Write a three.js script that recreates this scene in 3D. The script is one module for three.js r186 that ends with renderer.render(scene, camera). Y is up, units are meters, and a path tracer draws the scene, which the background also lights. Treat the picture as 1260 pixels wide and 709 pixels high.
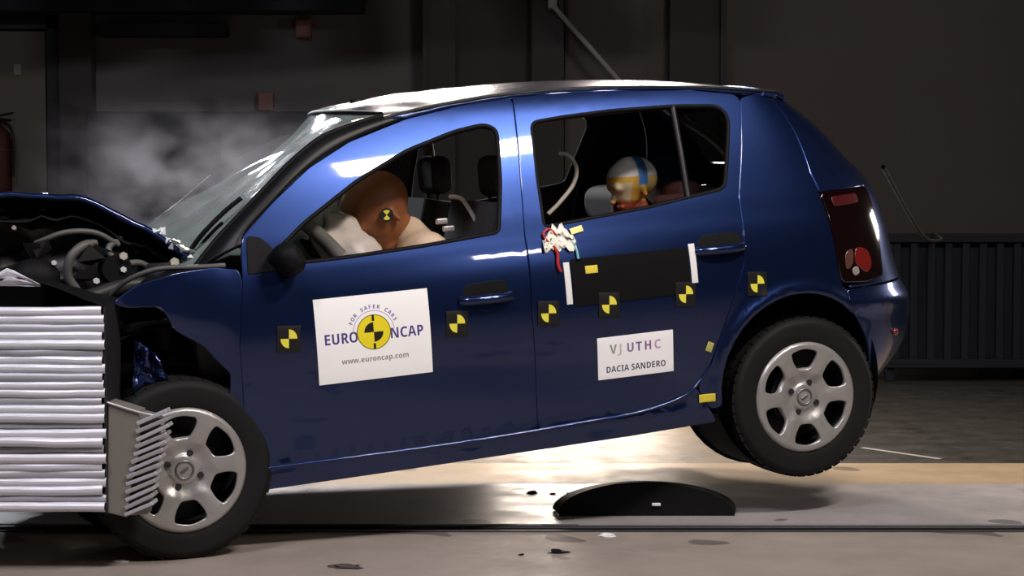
import * as THREE from 'three';
import { mergeGeometries } from 'three/addons/utils/BufferGeometryUtils.js';
import { RoundedBoxGeometry } from 'three/addons/geometries/RoundedBoxGeometry.js';
import { ImprovedNoise } from 'three/addons/math/ImprovedNoise.js';
import { MarchingCubes } from 'three/addons/objects/MarchingCubes.js';
import { RectAreaLightUniformsLib } from 'three/addons/lights/RectAreaLightUniformsLib.js';
RectAreaLightUniformsLib.init();

// ---------------------------------------------------------------- camera, light, exposure
const scene = new THREE.Scene();
scene.background = new THREE.Color(0x000000);
const camera = new THREE.PerspectiveCamera(17.156, 1260 / 709, 0.1, 60);
camera.position.set(0, 1.22, 7);
camera.rotation.x = -Math.atan(109.5 / 2350);
const renderer = new THREE.WebGLRenderer({ antialias: true });
renderer.toneMapping = THREE.LinearToneMapping;
renderer.toneMappingExposure = 1.5;
renderer.shadowMap.enabled = true;
// lamp heads of the hall: [position, aim, width, height, radiance, colour]
const LAMPS = [
  ['wide ceiling floodlight hanging high to the right of the camera', [2.6, 5.3, 2.9], [-0.1, 0.6, -0.1], 1.8, 0.36, 92, 0xfff4ea],
  ['wide ceiling floodlight hanging above the barrier end of the test track', [-1.9, 5.2, 4.2], [-0.9, 0.4, 0.3], 1.6, 0.6, 34, 0xf6f2ff],
  ['ceiling floodlight hanging behind the car roof near the middle', [-0.75, 2.9, -4.3], [-0.1, 0.4, -0.7], 1.1, 0.4, 60, 0xffeedd],
  ['small ceiling floodlight hanging behind the rear doors', [0.85, 3.0, -4.3], [0.2, 0.0, -1.0], 0.5, 0.6, 80, 0xffeedd],
  ['ceiling floodlight hanging behind the crumpled bonnet', [-2.3, 2.9, -4.3], [-1.1, 1.0, 0.0], 1.2, 0.4, 60, 0xf2f6ff],
  ['floodlight on the right side wall behind the tailgate', [5.2, 2.0, -2.6], [1.6, 0.9, -1.2], 0.7, 0.7, 12, 0xfff4ea],
  ['small floodlight on a drop pole right of the camera', [1.66, 2.12, 2.05], [-0.12, 0.92, 0.1], 0.36, 0.15, 26, 0xfff4ea],
];
// low floodlight on the floor behind the car: position, aim, width, height, radiance
const LOW = [[0.4, 0.42, -3.7], [0.3, 0.1, -0.5], 0.9, 0.3, 15];

// ---------------------------------------------------------------- helpers
const V3 = (x, y, z) => new THREE.Vector3(x, y, z);
let seed = 7;
const rnd = () => { seed = (seed * 1664525 + 1013904223) >>> 0; return seed / 4294967296; };
const perlin = new ImprovedNoise();
const noise = (x, y, z) => perlin.noise(x + 31.7, y + 11.3, z + 5.1);
const used = new Map();
function numbered(name) {
  const n = used.get(name) ?? 0; used.set(name, n + 1);
  return n ? name + '_' + String(n).padStart(3, '0') : name;
}
function shadows(o) { o.castShadow = o.receiveShadow = true; return o; }
function part(name, geo, mat, parent, label) {
  const m = shadows(new THREE.Mesh(Array.isArray(geo) ? join(geo) : geo, mat)); m.name = numbered(name); parent.add(m);
  if (label) m.userData.label = label;
  return m;
}
function thing(name, label, category, pos = [0, 0, 0], group) {
  const g = new THREE.Group(); g.name = numbered(name); g.position.set(...pos); scene.add(g);
  g.userData = { label, category }; if (group) g.userData.group = group;
  return g;
}
function solo(name, geo, mat, label, category, group) {
  const m = part(name, geo, mat, scene); m.userData = { label, category }; if (group) m.userData.group = group; return m;
}
function struct(name, geo, mat, parent = scene) { const m = part(name, geo, mat, parent); m.userData.kind = 'structure'; return m; }
function join(list) {
  const gs = list.map((g) => { const h = g.index ? g.toNonIndexed() : g.clone(); for (const k of Object.keys(h.attributes)) if (!['position', 'normal', 'uv'].includes(k)) h.deleteAttribute(k);
    if (!h.attributes.uv) h.setAttribute('uv', new THREE.BufferAttribute(new Float32Array(h.attributes.position.count * 2), 2)); return h; });
  return mergeGeometries(gs);
}
function box(w, h, d, x = 0, y = 0, z = 0, r = 0) {
  const g = r ? new RoundedBoxGeometry(w, h, d, 2, r) : new THREE.BoxGeometry(w, h, d);
  const p = g.attributes.position, n = g.attributes.normal, uv = g.attributes.uv;          // uv in metres
  for (let i = 0; i < p.count; i++) {
    const a = [Math.abs(n.getX(i)), Math.abs(n.getY(i)), Math.abs(n.getZ(i))];
    if (a[1] >= a[0] && a[1] >= a[2]) uv.setXY(i, p.getX(i) + x, p.getZ(i) + z); else if (a[0] > a[2]) uv.setXY(i, p.getZ(i) + z, p.getY(i) + y); else uv.setXY(i, p.getX(i) + x, p.getY(i) + y);
  }
  return g.translate(x, y, z);
}
function tube(pts, r, seg = 24, rad = 8, closed = false) {
  return new THREE.TubeGeometry(new THREE.CatmullRomCurve3(pts.map((p) => V3(...p)), closed, 'centripetal'), seg, r, rad, closed);
}
function rod(a, b, r, r2 = r, rad = 12) {
  const A = V3(...a), B = V3(...b), d = B.clone().sub(A), g = new THREE.CylinderGeometry(r2, r, d.length(), rad);
  g.applyQuaternion(new THREE.Quaternion().setFromUnitVectors(V3(0, 1, 0), d.clone().normalize())); return g.translate(...A.add(B).multiplyScalar(0.5).toArray());
}
function lerpAt(table, x) {
  if (x <= table[0][0]) return table[0][1];
  for (let i = 1; i < table.length; i++) if (x <= table[i][0]) { const [a, b] = [table[i - 1], table[i]]; return b[0] === a[0] ? b[1] : a[1] + (b[1] - a[1]) * (x - a[0]) / (b[0] - a[0]); }
  return table[table.length - 1][1];
}
function smoothAt(table, x) {                                         // cubic through the points, flat outside
  const n = table.length;
  if (x <= table[0][0]) return table[0][1]; if (x >= table[n - 1][0]) return table[n - 1][1];
  let i = 1; while (x > table[i][0]) i++;
  const sl = (j) => { const a = table[Math.max(0, j - 1)], b = table[Math.min(n - 1, j + 1)]; return (b[1] - a[1]) / (b[0] - a[0]); };
  const [x0, y0] = table[i - 1], [x1, y1] = table[i], h = x1 - x0, t = (x - x0) / h, t2 = t * t, t3 = t2 * t;
  return (2 * t3 - 3 * t2 + 1) * y0 + (t3 - 2 * t2 + t) * h * sl(i - 1) + (-2 * t3 + 3 * t2) * y1 + (t3 - t2) * h * sl(i);
}
// closed outline with rounded corners; a point is [x, y, radius]
function rounded(pts, r0 = 0.02) {
  const out = [], n = pts.length;
  for (let i = 0; i < n; i++) {
    const p = pts[i], a = pts[(i + n - 1) % n], b = pts[(i + 1) % n], r = p[2] ?? r0;
    const da = Math.hypot(a[0] - p[0], a[1] - p[1]), db = Math.hypot(b[0] - p[0], b[1] - p[1]), ka = Math.min(r, da * 0.45) / da, kb = Math.min(r, db * 0.45) / db;
    if (r < 1e-4) { out.push([p[0], p[1]]); continue; }
    const s = [p[0] + (a[0] - p[0]) * ka, p[1] + (a[1] - p[1]) * ka], e = [p[0] + (b[0] - p[0]) * kb, p[1] + (b[1] - p[1]) * kb];
    for (let k = 0; k <= 4; k++) { const t = k / 4, q = 1 - t; out.push([q * q * s[0] + 2 * q * t * p[0] + t * t * e[0], q * q * s[1] + 2 * q * t * p[1] + t * t * e[1]]); }
  }
  return out;
}
function resample(pts, step) {
  const out = [];
  pts.forEach((p, i) => { const b = pts[(i + 1) % pts.length], d = Math.hypot(b[0] - p[0], b[1] - p[1]); if (d < 1e-6) return; const k = Math.max(1, Math.ceil(d / step)); for (let j = 0; j < k; j++) out.push([p[0] + (b[0] - p[0]) * j / k, p[1] + (b[1] - p[1]) * j / k]); });
  return out;
}
function area(p) { let a = 0; p.forEach((q, i) => { const b = p[(i + 1) % p.length]; a += q[0] * b[1] - b[0] * q[1]; }); return a / 2; }
// a pressed panel: a 2-D outline with holes laid on the surface map(a, b) -> Vector3, with its edges turned inwards
function skin(outline, holes, map, { step = 0.035, flange = 0.02, lip = 0.003, flip = false, uv = null, inner = true } = {}) {
  outline = resample(outline, step); holes = holes.map((h) => resample(h, step));
  if (area(outline) < 0) outline.reverse(); holes.forEach((h) => area(h) > 0 && h.reverse());
  const pts = [...outline, ...holes.flat()];
  let tris = THREE.ShapeUtils.triangulateShape(outline.map((p) => new THREE.Vector2(...p)), holes.map((h) => h.map((p) => new THREE.Vector2(...p)))).map((t) => [...t]);
  const mids = new Map(), mid = (i, j) => { const k = i < j ? i + '_' + j : j + '_' + i; if (!mids.has(k)) { mids.set(k, pts.length); pts.push([(pts[i][0] + pts[j][0]) / 2, (pts[i][1] + pts[j][1]) / 2]); } return mids.get(k); };
  const len = (i, j) => Math.hypot(pts[i][0] - pts[j][0], pts[i][1] - pts[j][1]), max = step * 1.6;
  for (let again = true, guard = 0; again && guard < 14; guard++) {
    again = false; const next = [];
    for (const [a, b, c] of tris) {
      const l = [len(a, b), len(b, c), len(c, a)], m = Math.max(...l);
      if (m <= max) { next.push([a, b, c]); continue; }
      again = true;
      const [p, q, r] = m === l[0] ? [a, b, c] : m === l[1] ? [b, c, a] : [c, a, b], h = mid(p, q); next.push([p, h, r], [h, q, r]);
    }
    tris = next;
  }
  const at = (a, b) => map(a, b), e = 1e-3;
  const nrm = (a, b) => { const u = at(a + e, b).sub(at(a - e, b)), v = at(a, b + e).sub(at(a, b - e)); const n = u.cross(v).normalize(); return flip ? n.negate() : n; };
  const P = [], N = [], UV = [], I = [];
  const P3 = pts.map((p) => at(...p)), N3 = pts.map((p) => nrm(...p));
  pts.forEach((p, i) => { P.push(...P3[i].toArray()); N.push(...N3[i].toArray()); UV.push(...(uv ? uv(...p) : p)); });
  const cw = flip ? (a, b, c) => I.push(a, c, b) : (a, b, c) => I.push(a, b, c);
  tris.forEach((t) => cw(...t));
  if (flange > 0) {
    let base = 0;
    for (const loop of [outline, ...holes]) {
      const n = loop.length, start = P.length / 3;
      for (let i = 0; i < n; i++) {
        const a = loop[(i + n - 1) % n], b = loop[(i + 1) % n], d = [b[0] - a[0], b[1] - a[1]], l = Math.hypot(...d) || 1, o = [d[1] / l, -d[0] / l];
        const c = P3[base + i], N0 = N3[base + i], out = at(loop[i][0] + o[0] * 0.004, loop[i][1] + o[1] * 0.004).sub(c); out.addScaledVector(N0, -out.dot(N0)).normalize();
        for (const [k, dn, no] of [[0, 0, 0.0], [lip, lip, 1], [lip, flange, 6]]) {
          const p = c.clone().addScaledVector(out, k).addScaledVector(N0, -dn), q = no > 5 ? out.clone() : N0.clone().addScaledVector(out, no).normalize();
          P.push(...p.toArray()); N.push(...q.toArray()); UV.push(...(uv ? uv(...loop[i]) : loop[i]));
        }
      }
      for (let i = 0; i < n; i++) { const j = (i + 1) % n; for (let k = 0; k < 2; k++) { const a = start + i * 3 + k, b = start + j * 3 + k; cw(a, a + 1, b); cw(b, a + 1, b + 1); } }
      base += n;
    }
  }
  return build(P, N, UV, I);
}
function build(P, N, UV, I) {
  const g = new THREE.BufferGeometry();
  g.setAttribute('position', new THREE.Float32BufferAttribute(P, 3)); if (N) g.setAttribute('normal', new THREE.Float32BufferAttribute(N, 3));
  g.setAttribute('uv', new THREE.Float32BufferAttribute(UV, 2)); g.setIndex(I); if (!N) g.computeVertexNormals();
  return g;
}
// a sheet over a grid, with a second face behind it so that it has thickness
function sheet(nu, nv, f, thick = 0.003) {
  const P = [], UV = [], I = [], W = nu + 1;
  for (let j = 0; j <= nv; j++) for (let i = 0; i <= nu; i++) { P.push(...f(i / nu, j / nv)); UV.push(i / nu, j / nv); }
  for (let j = 0; j < nv; j++) for (let i = 0; i < nu; i++) { const a = j * W + i; I.push(a, a + 1, a + W, a + 1, a + W + 1, a + W); }
  const g = build(P, null, UV, I);
  if (!thick) return g;
  const n = g.attributes.normal, Q = [], n0 = P.length / 3;
  for (let k = 0; k < n0; k++) Q.push(P[3 * k] - n.getX(k) * thick, P[3 * k + 1] - n.getY(k) * thick, P[3 * k + 2] - n.getZ(k) * thick);
  const J = [...I]; for (let k = 0; k < I.length; k += 3) J.push(I[k] + n0, I[k + 2] + n0, I[k + 1] + n0);
  const rim = []; for (let i = 0; i <= nu; i++) rim.push(i); for (let j = 1; j <= nv; j++) rim.push(j * W + nu); for (let i = nu - 1; i >= 0; i--) rim.push(nv * W + i); for (let j = nv - 1; j > 0; j--) rim.push(j * W);
  rim.forEach((a, k) => { const b = rim[(k + 1) % rim.length]; J.push(a, a + n0, b, b, a + n0, b + n0); });
  return build([...P, ...Q], null, [...UV, ...UV], J);
}
function mirrored(g) {                                                // to the car's other side
  const m = g.clone(), p = m.attributes.position, n = m.attributes.normal;
  for (let i = 0; i < p.count; i++) { p.setZ(i, -p.getZ(i)); n.setZ(i, -n.getZ(i)); }
  if (m.index) { const a = m.index.array.slice(); for (let i = 0; i < a.length; i += 3) [a[i + 1], a[i + 2]] = [a[i + 2], a[i + 1]]; m.setIndex(new THREE.BufferAttribute(a, 1)); }
  return m;
}
function noiseTexture(size, fn, repeat) {
  const d = new Uint8Array(size * size * 4);
  for (let y = 0; y < size; y++) for (let x = 0; x < size; x++) { const c = fn(x / size, y / size); for (let k = 0; k < 3; k++) d[(y * size + x) * 4 + k] = Math.max(0, Math.min(255, 255 * (Array.isArray(c) ? c[k] : c))); d[(y * size + x) * 4 + 3] = 255; }
  const t = new THREE.DataTexture(d, size, size); t.wrapS = t.wrapT = THREE.RepeatWrapping; t.magFilter = THREE.LinearFilter; t.minFilter = THREE.LinearFilter; t.needsUpdate = true; if (repeat) t.repeat.set(repeat, repeat);
  return t;
}
function tiled(x, y, f, z = 0) {                                      // tileable noise in 0..1 space
  const a = noise(x * f, y * f, z), b = noise((x - 1) * f, y * f, z), c = noise(x * f, (y - 1) * f, z), d = noise((x - 1) * f, (y - 1) * f, z);
  return (a * (1 - x) + b * x) * (1 - y) + (c * (1 - x) + d * x) * y;
}
function print(w, h, draw) { const c = document.createElement('canvas'); c.width = w; c.height = h; draw(c.getContext('2d'), w, h); const t = new THREE.CanvasTexture(c); t.colorSpace = THREE.SRGBColorSpace; return t; }

// ---------------------------------------------------------------- materials
const std = (color, roughness = 0.6, metalness = 0, more = {}) => new THREE.MeshPhysicalMaterial({ color, roughness, metalness, ...more });
const lin = (r, g, b) => new THREE.Color().setRGB(r, g, b);
const concreteTone = (lo, hi, z) => { const t = noiseTexture(512, (x, y) => { let v = 0.5 + 0.5 * tiled(x, y, 4, z) + 0.3 * tiled(x, y, 13, z + 2) + 0.2 * tiled(x, y, 40, z + 4); v = Math.max(0, Math.min(1, v)); const s = tiled(x, y, 9, z + 9) > 0.33 ? 0.7 : 1; return lo.map((c, k) => (c + (hi[k] - c) * v) * s); }); t.colorSpace = THREE.SRGBColorSpace; return t; };
const wallTone = (lo, hi, z) => { const t = noiseTexture(256, (x, y) => { const v = Math.max(0, Math.min(1, 0.5 + 0.6 * tiled(x, y, 3, z) + 0.2 * tiled(x, y, 11, z + 2))); return lo.map((c, k) => c + (hi[k] - c) * v); }); t.colorSpace = THREE.SRGBColorSpace; t.repeat.set(0.2, 0.2); return t; };
const rough1 = noiseTexture(256, (x, y) => 0.75 + 0.3 * tiled(x, y, 6, 3) + 0.2 * tiled(x, y, 20, 1));
const crumpleBump = noiseTexture(256, (x, y) => 0.5 + 0.5 * tiled(x, y, 7, 8) + 0.3 * Math.abs(tiled(x, y, 15, 2)));
const M = {
  paint: std(lin(0.0125, 0.031, 0.125), 0.3, 0.85, { clearcoat: 1, clearcoatRoughness: 0.04 }),
  black: std(lin(0.006, 0.006, 0.007), 0.6, 0, { specularIntensity: 0.25 }), trim: std(lin(0.007, 0.007, 0.008), 0.42, 0, { specularIntensity: 0.5 }), rubber: std(lin(0.008, 0.008, 0.0085), 0.7, 0, { specularIntensity: 0.5 }),
  glass: std(lin(0.75, 0.8, 0.78), 0.02, 0, { transmission: 1, thickness: 0, ior: 1.5 }),
  tint: std(lin(0.32, 0.34, 0.34), 0.02, 0, { transmission: 1, thickness: 0, ior: 1.5 }),
  crazed: std(lin(0.5, 0.62, 0.56), 0.08, 0, { transmission: 0.55, thickness: 0, ior: 1.5, bumpMap: noiseTexture(256, (x, y) => Math.abs(tiled(x, y, 24, 4)) * 2), bumpScale: 0.0002 }),
  silver: std(lin(0.4, 0.39, 0.385), 0.36, 0.5, { clearcoat: 0.5, clearcoatRoughness: 0.1 }),
  steel: std(lin(0.25, 0.25, 0.26), 0.4, 0.9), darkSteel: std(lin(0.04, 0.04, 0.045), 0.5, 0.6), chrome: std(lin(0.7, 0.7, 0.72), 0.12, 1),
  white: std(lin(0.8, 0.8, 0.8), 0.55), yellow: std(lin(0.75, 0.62, 0.05), 0.5), red: std(lin(0.45, 0.02, 0.02), 0.4), cyan: std(lin(0.2, 0.5, 0.6), 0.5),
  lens: std(lin(0.005, 0.001, 0.0015), 0.12, 0, { clearcoat: 1 }), lensRed: std(lin(0.16, 0.01, 0.008), 0.15, 0, { clearcoat: 1 }), lensClear: std(lin(0.35, 0.33, 0.3), 0.15, 0.2, { clearcoat: 1 }),
  seat: std(lin(0.03, 0.03, 0.034), 0.85), greyTrim: std(lin(0.12, 0.115, 0.11), 0.8), airbag: std(lin(0.55, 0.49, 0.44), 0.8), airbagGrey: std(lin(0.26, 0.28, 0.24), 0.8),
  foil: std(lin(0.74, 0.74, 0.8), 0.42, 0.25, { bumpMap: crumpleBump, bumpScale: 0.002 }), foilGrey: std(lin(0.5, 0.5, 0.55), 0.45, 0.3), alu: std(lin(0.26, 0.245, 0.21), 0.5, 0.4, { bumpMap: crumpleBump, bumpScale: 0.003 }), aluLight: std(lin(0.5, 0.48, 0.5), 0.38, 0.5),
  crumb: std(lin(0.75, 0.78, 0.8), 0.25, 0), engine: std(lin(0.03, 0.029, 0.03), 0.5, 0.4), hose: std(lin(0.09, 0.088, 0.085), 0.5), cable: std(lin(0.5, 0.47, 0.42), 0.6),
};
M.floorNear = std(0xffffff, 0.8, 0, { map: concreteTone([0.52, 0.485, 0.455], [0.62, 0.575, 0.54], 1), roughnessMap: rough1 });
M.floorMid = std(0xffffff, 0.52, 0, { map: concreteTone([0.58, 0.56, 0.56], [0.68, 0.66, 0.66], 3), roughnessMap: rough1 });
M.floorBeige = std(0xffffff, 0.72, 0, { map: concreteTone([0.55, 0.475, 0.375], [0.66, 0.575, 0.46], 5), roughnessMap: rough1 });
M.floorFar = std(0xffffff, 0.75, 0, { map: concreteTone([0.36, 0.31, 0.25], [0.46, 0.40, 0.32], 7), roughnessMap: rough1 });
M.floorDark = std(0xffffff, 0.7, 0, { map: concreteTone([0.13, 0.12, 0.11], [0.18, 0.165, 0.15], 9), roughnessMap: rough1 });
M.wall = std(0xffffff, 0.9, 0, { map: wallTone([0.225, 0.222, 0.226], [0.25, 0.244, 0.248], 11) });
M.wallBrown = std(0xffffff, 0.9, 0, { map: wallTone([0.195, 0.178, 0.165], [0.22, 0.2, 0.183], 13) });
M.wallDark = std(lin(0.011, 0.0105, 0.011), 0.9); M.doorLeaf = std(lin(0.042, 0.035, 0.03), 0.7); M.navyPanel = std(lin(0.005, 0.0065, 0.011), 0.75, 0, { specularIntensity: 0.5 }); M.ceiling = std(lin(0.03, 0.03, 0.03), 0.9);
for (const t of [M.floorNear.map, M.floorMid.map, M.floorBeige.map, M.floorFar.map, M.floorDark.map]) t.repeat.set(0.5, 0.5);

// ---------------------------------------------------------------- the hall
const X0 = -8, X1 = 8, ZB = -6.1, ZF = 9, HT = 6.6;
const floor = new THREE.Group(); floor.name = 'floor'; floor.userData.kind = 'structure'; scene.add(floor);
const slab = (n, m, x0, x1, z0, z1, top = 0, h = 0.2) => struct(n, box(x1 - x0, h, z1 - z0, (x0 + x1) / 2, top - h / 2, (z0 + z1) / 2), m, floor);
slab('floor_slab', M.floorNear, X0, X1, 0.03, ZF);
slab('floor_groove', M.wallDark, X0, X1, -0.13, 0.03, -0.06, 0.14);
slab('floor_slab', M.floorMid, X0, X1, -1.14, -0.13);
slab('floor_strip', M.floorBeige, X0, X1, -1.78, -1.14);
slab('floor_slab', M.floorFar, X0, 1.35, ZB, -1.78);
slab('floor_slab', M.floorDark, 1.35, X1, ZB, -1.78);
struct('floor_rail', [box(X1 - X0, 0.012, 0.022, 0, 0.0, 0.04, 0.004), box(X1 - X0, 0.03, 0.03, 0, -0.02, -0.115, 0.006)], M.darkSteel, floor);
struct('wall_back', [box(4.3 + 4.86, HT, 0.3, (X0 + 1.16) / 2, HT / 2, ZB - 0.15)], M.wall);
struct('wall_back_right', box(X1 - 1.16, HT, 0.3, (1.16 + X1) / 2, HT / 2, ZB - 0.15), M.wallBrown);
struct('wall_left', box(0.3, HT, ZF - ZB, X0 - 0.15, HT / 2, (ZF + ZB) / 2), M.wall);
struct('wall_right', box(0.3, HT, ZF - ZB, X1 + 0.15, HT / 2, (ZF + ZB) / 2), M.wallBrown);
struct('wall_front', box(X1 - X0, HT, 0.3, 0, HT / 2, ZF + 0.15), M.wall);
struct('ceiling', box(X1 - X0 + 0.6, 0.3, ZF - ZB + 0.6, 0, HT + 0.15, (ZF + ZB) / 2), M.ceiling);
// door in the back wall at the left, with its frame, and the dark pier beside it
const door = new THREE.Group(); door.name = 'door_1'; door.userData.kind = 'structure'; scene.add(door);
part('door_leaf', box(0.98, 2.34, 0.05, -3.66, 1.19, ZB + 0.04, 0.006), M.doorLeaf, door);
part('door_frame', [box(0.09, 2.45, 0.09, -3.115, 1.225, ZB + 0.045, 0.006), box(1.2, 0.08, 0.09, -3.67, 2.41, ZB + 0.045, 0.006), box(0.09, 2.45, 0.09, -4.22, 1.225, ZB + 0.045, 0.006)], M.trim, door);
part('door_handle', [box(0.03, 0.16, 0.02, -3.24, 1.05, ZB + 0.075, 0.006), rod([-3.24, 1.08, ZB + 0.07], [-3.24, 1.08, ZB + 0.12], 0.009), rod([-3.24, 1.08, ZB + 0.12], [-3.36, 1.08, ZB + 0.12], 0.009)], M.steel, door);
part('door_plate', box(0.05, 0.07, 0.006, -3.36, 2.1, ZB + 0.068, 0.002), M.greyTrim, door);
struct('pillar_1', box(0.22, HT, 0.16, -2.95, HT / 2, ZB + 0.08, 0.01), M.wallDark);
struct('pillar_2', [box(0.2, HT, 0.2, -0.48, HT / 2, ZB + 0.1, 0.01), box(0.03, HT, 0.24, -0.585, HT / 2, ZB + 0.12, 0.004)], M.wallDark);
struct('pillar_3', box(0.22, HT, 0.2, 0.24, HT / 2, ZB + 0.1, 0.01), M.wallDark);
struct('wall_recess', box(0.54, HT, 0.06, -0.11, HT / 2, ZB + 0.03), M.wallDark);
struct('pillar_4', [box(0.38, HT, 0.18, 1.25, HT / 2, ZB + 0.09, 0.01), box(0.04, HT, 0.22, 1.42, HT / 2, ZB + 0.11, 0.004)], M.wallDark);
struct('wall_panel', box(0.72, HT, 0.03, 0.72, HT / 2, ZB + 0.015), M.wallBrown);
struct('beam_1', [box(2.6, 0.18, 0.3, -2.3, 2.56, ZB + 0.2, 0.01), box(0.85, 0.09, 0.2, -2.35, 2.36, ZB + 0.12, 0.01)], M.navyPanel);
{
  const t = thing('diagonal_brace', 'thin grey brace sloping down the wall between the dark pillars above the roof', 'brace', [0, 0, 0]);
  part('bar', rod([0.28, 2.5, ZB + 0.3], [0.74, 1.98, ZB + 0.3], 0.018), M.greyTrim, t);
  part('end_plate', box(0.06, 0.06, 0.26, 0.74, 1.97, ZB + 0.16, 0.003), M.greyTrim, t); part('end_plate', box(0.06, 0.06, 0.1, 0.27, 2.52, ZB + 0.262, 0.003), M.greyTrim, t);
}
{
  const t = thing('equipment_cabinet', 'dark blue wide cabinet against the back wall behind the smoke', 'cabinet', [-1.95, 0, ZB + 0.21]);
  part('carcass', box(1.75, 1.8, 0.38, 0, 0.9, 0, 0.012), M.navyPanel, t);
  for (const x of [-0.435, 0.435]) { const d = part('door', box(0.84, 1.66, 0.02, x, 0.9, 0.2, 0.006), M.navyPanel, t); part('handle', rod([x + (x < 0 ? 0.36 : -0.36), 0.85, 0.225], [x + (x < 0 ? 0.36 : -0.36), 1.05, 0.225], 0.008), M.steel, d); }
  part('plinth', box(1.6, 0.06, 0.3, 0, 0.03, 0), M.black, t);
}
{
  const t = thing('guard_rail', 'low dark blue barrier with vertical slats along the back wall behind the tailgate', 'barrier', [3.55, 0, -5.75]);
  part('top_rail', box(2.1, 0.06, 0.08, 0, 0.96, 0, 0.008), M.navyPanel, t); part('bottom_rail', box(2.1, 0.06, 0.08, 0, 0.12, 0, 0.008), M.navyPanel, t);
  part('back_panel', box(2.08, 0.8, 0.015, 0, 0.54, -0.045), M.navyPanel, t);
  const g = box(0.05, 0.8, 0.035, 0, 0.54, 0, 0.006); for (let i = 0; i < 18; i++) { const m = part('slat', g, M.navyPanel, t); m.position.x = -0.98 + i * 0.115; }
  for (const x of [-1.02, 0, 1.02]) part('post', box(0.06, 0.99, 0.06, x, 0.495, -0.02, 0.006), M.navyPanel, t);
}
{
  const tag = (x, y, c, label) => { const t = thing('wall_box', label, 'box', [x, y, ZB]); part('housing', box(0.11, 0.13, 0.06, 0, 0, 0.03, 0.01), c, t); part('lid', box(0.09, 0.11, 0.012, 0, 0, 0.064, 0.004), c, t); };
  const dim = std(lin(0.09, 0.03, 0.032), 0.7);
  tag(-1.68, 1.88, dim, 'small dull red box on the grey wall above the windscreen'); tag(-1.42, 2.38, dim, 'small dull red box high on the grey wall near the beam');
}
{
  const t = thing('fire_extinguisher', 'dark red cylinder hanging on the door wall at the left edge', 'extinguisher', [-3.47, 1.25, ZB + 0.17]);
  const pr = [[0, 0], [0.07, 0], [0.085, 0.02], [0.088, 0.06], [0.088, 0.36], [0.075, 0.42], [0.04, 0.45], [0.028, 0.47], [0, 0.475]].map((p) => new THREE.Vector2(...p));
  part('cylinder', new THREE.LatheGeometry(pr, 28), std(lin(0.02, 0.003, 0.003), 0.7, 0, { specularIntensity: 0.4 }), t); part('valve', [rod([0, 0.46, 0], [0, 0.52, 0], 0.02), rod([0, 0.51, 0], [0.09, 0.5, 0.02], 0.01), rod([0, 0.53, 0], [0.11, 0.55, 0.02], 0.008)], M.black, t);
  part('hose', tube([[0.02, 0.5, 0.03], [0.1, 0.45, 0.06], [0.12, 0.3, 0.06], [0.11, 0.12, 0.05]], 0.011), M.black, t); part('bracket', [box(0.14, 0.05, 0.02, 0, 0.3, -0.1), new THREE.TorusGeometry(0.09, 0.006, 6, 32).rotateX(Math.PI / 2).translate(0, 0.3, 0)], M.darkSteel, t);
}
for (const [label, pos, aim, w, h, I, col] of LAMPS) {
  const t = thing('floodlight', label, 'floodlight', pos); t.lookAt(V3(...aim));
  part('housing', [box(w + 0.12, h + 0.12, 0.03, 0, 0, -0.16, 0.01), box(w + 0.12, 0.03, 0.18, 0, h / 2 + 0.045, -0.08), box(w + 0.12, 0.03, 0.18, 0, -h / 2 - 0.045, -0.08), box(0.03, h + 0.12, 0.18, w / 2 + 0.045, 0, -0.08), box(0.03, h + 0.12, 0.18, -w / 2 - 0.045, 0, -0.08)], M.black, t);
  part('diffuser', box(w, h, 0.01, 0, 0, -0.03), std(0x999999, 0.6, 0, { emissive: col, emissiveIntensity: 3 }), t);
  part('yoke', [rod([-w / 2 - 0.09, 0, -0.08], [-w / 2 - 0.09, h / 2 + 0.25, -0.14], 0.015), rod([w / 2 + 0.09, 0, -0.08], [w / 2 + 0.09, h / 2 + 0.25, -0.14], 0.015), rod([-w / 2 - 0.09, h / 2 + 0.25, -0.14], [w / 2 + 0.09, h / 2 + 0.25, -0.14], 0.015)], M.darkSteel, t);
  const L = new THREE.RectAreaLight(col, I, w, h); L.name = 'lamp_light'; L.rotation.y = Math.PI; L.position.z = 0.0; t.add(L);
  t.updateMatrixWorld();
  const hang = V3(0, h / 2 + 0.25, -0.14).applyMatrix4(t.matrixWorld), wall = pos[0] > 5, end = wall ? [X1, hang.y, hang.z] : [hang.x, HT, hang.z];
  t.attach(part('hanger', rod(hang.toArray(), end, 0.02), M.darkSteel, scene));
}
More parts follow.
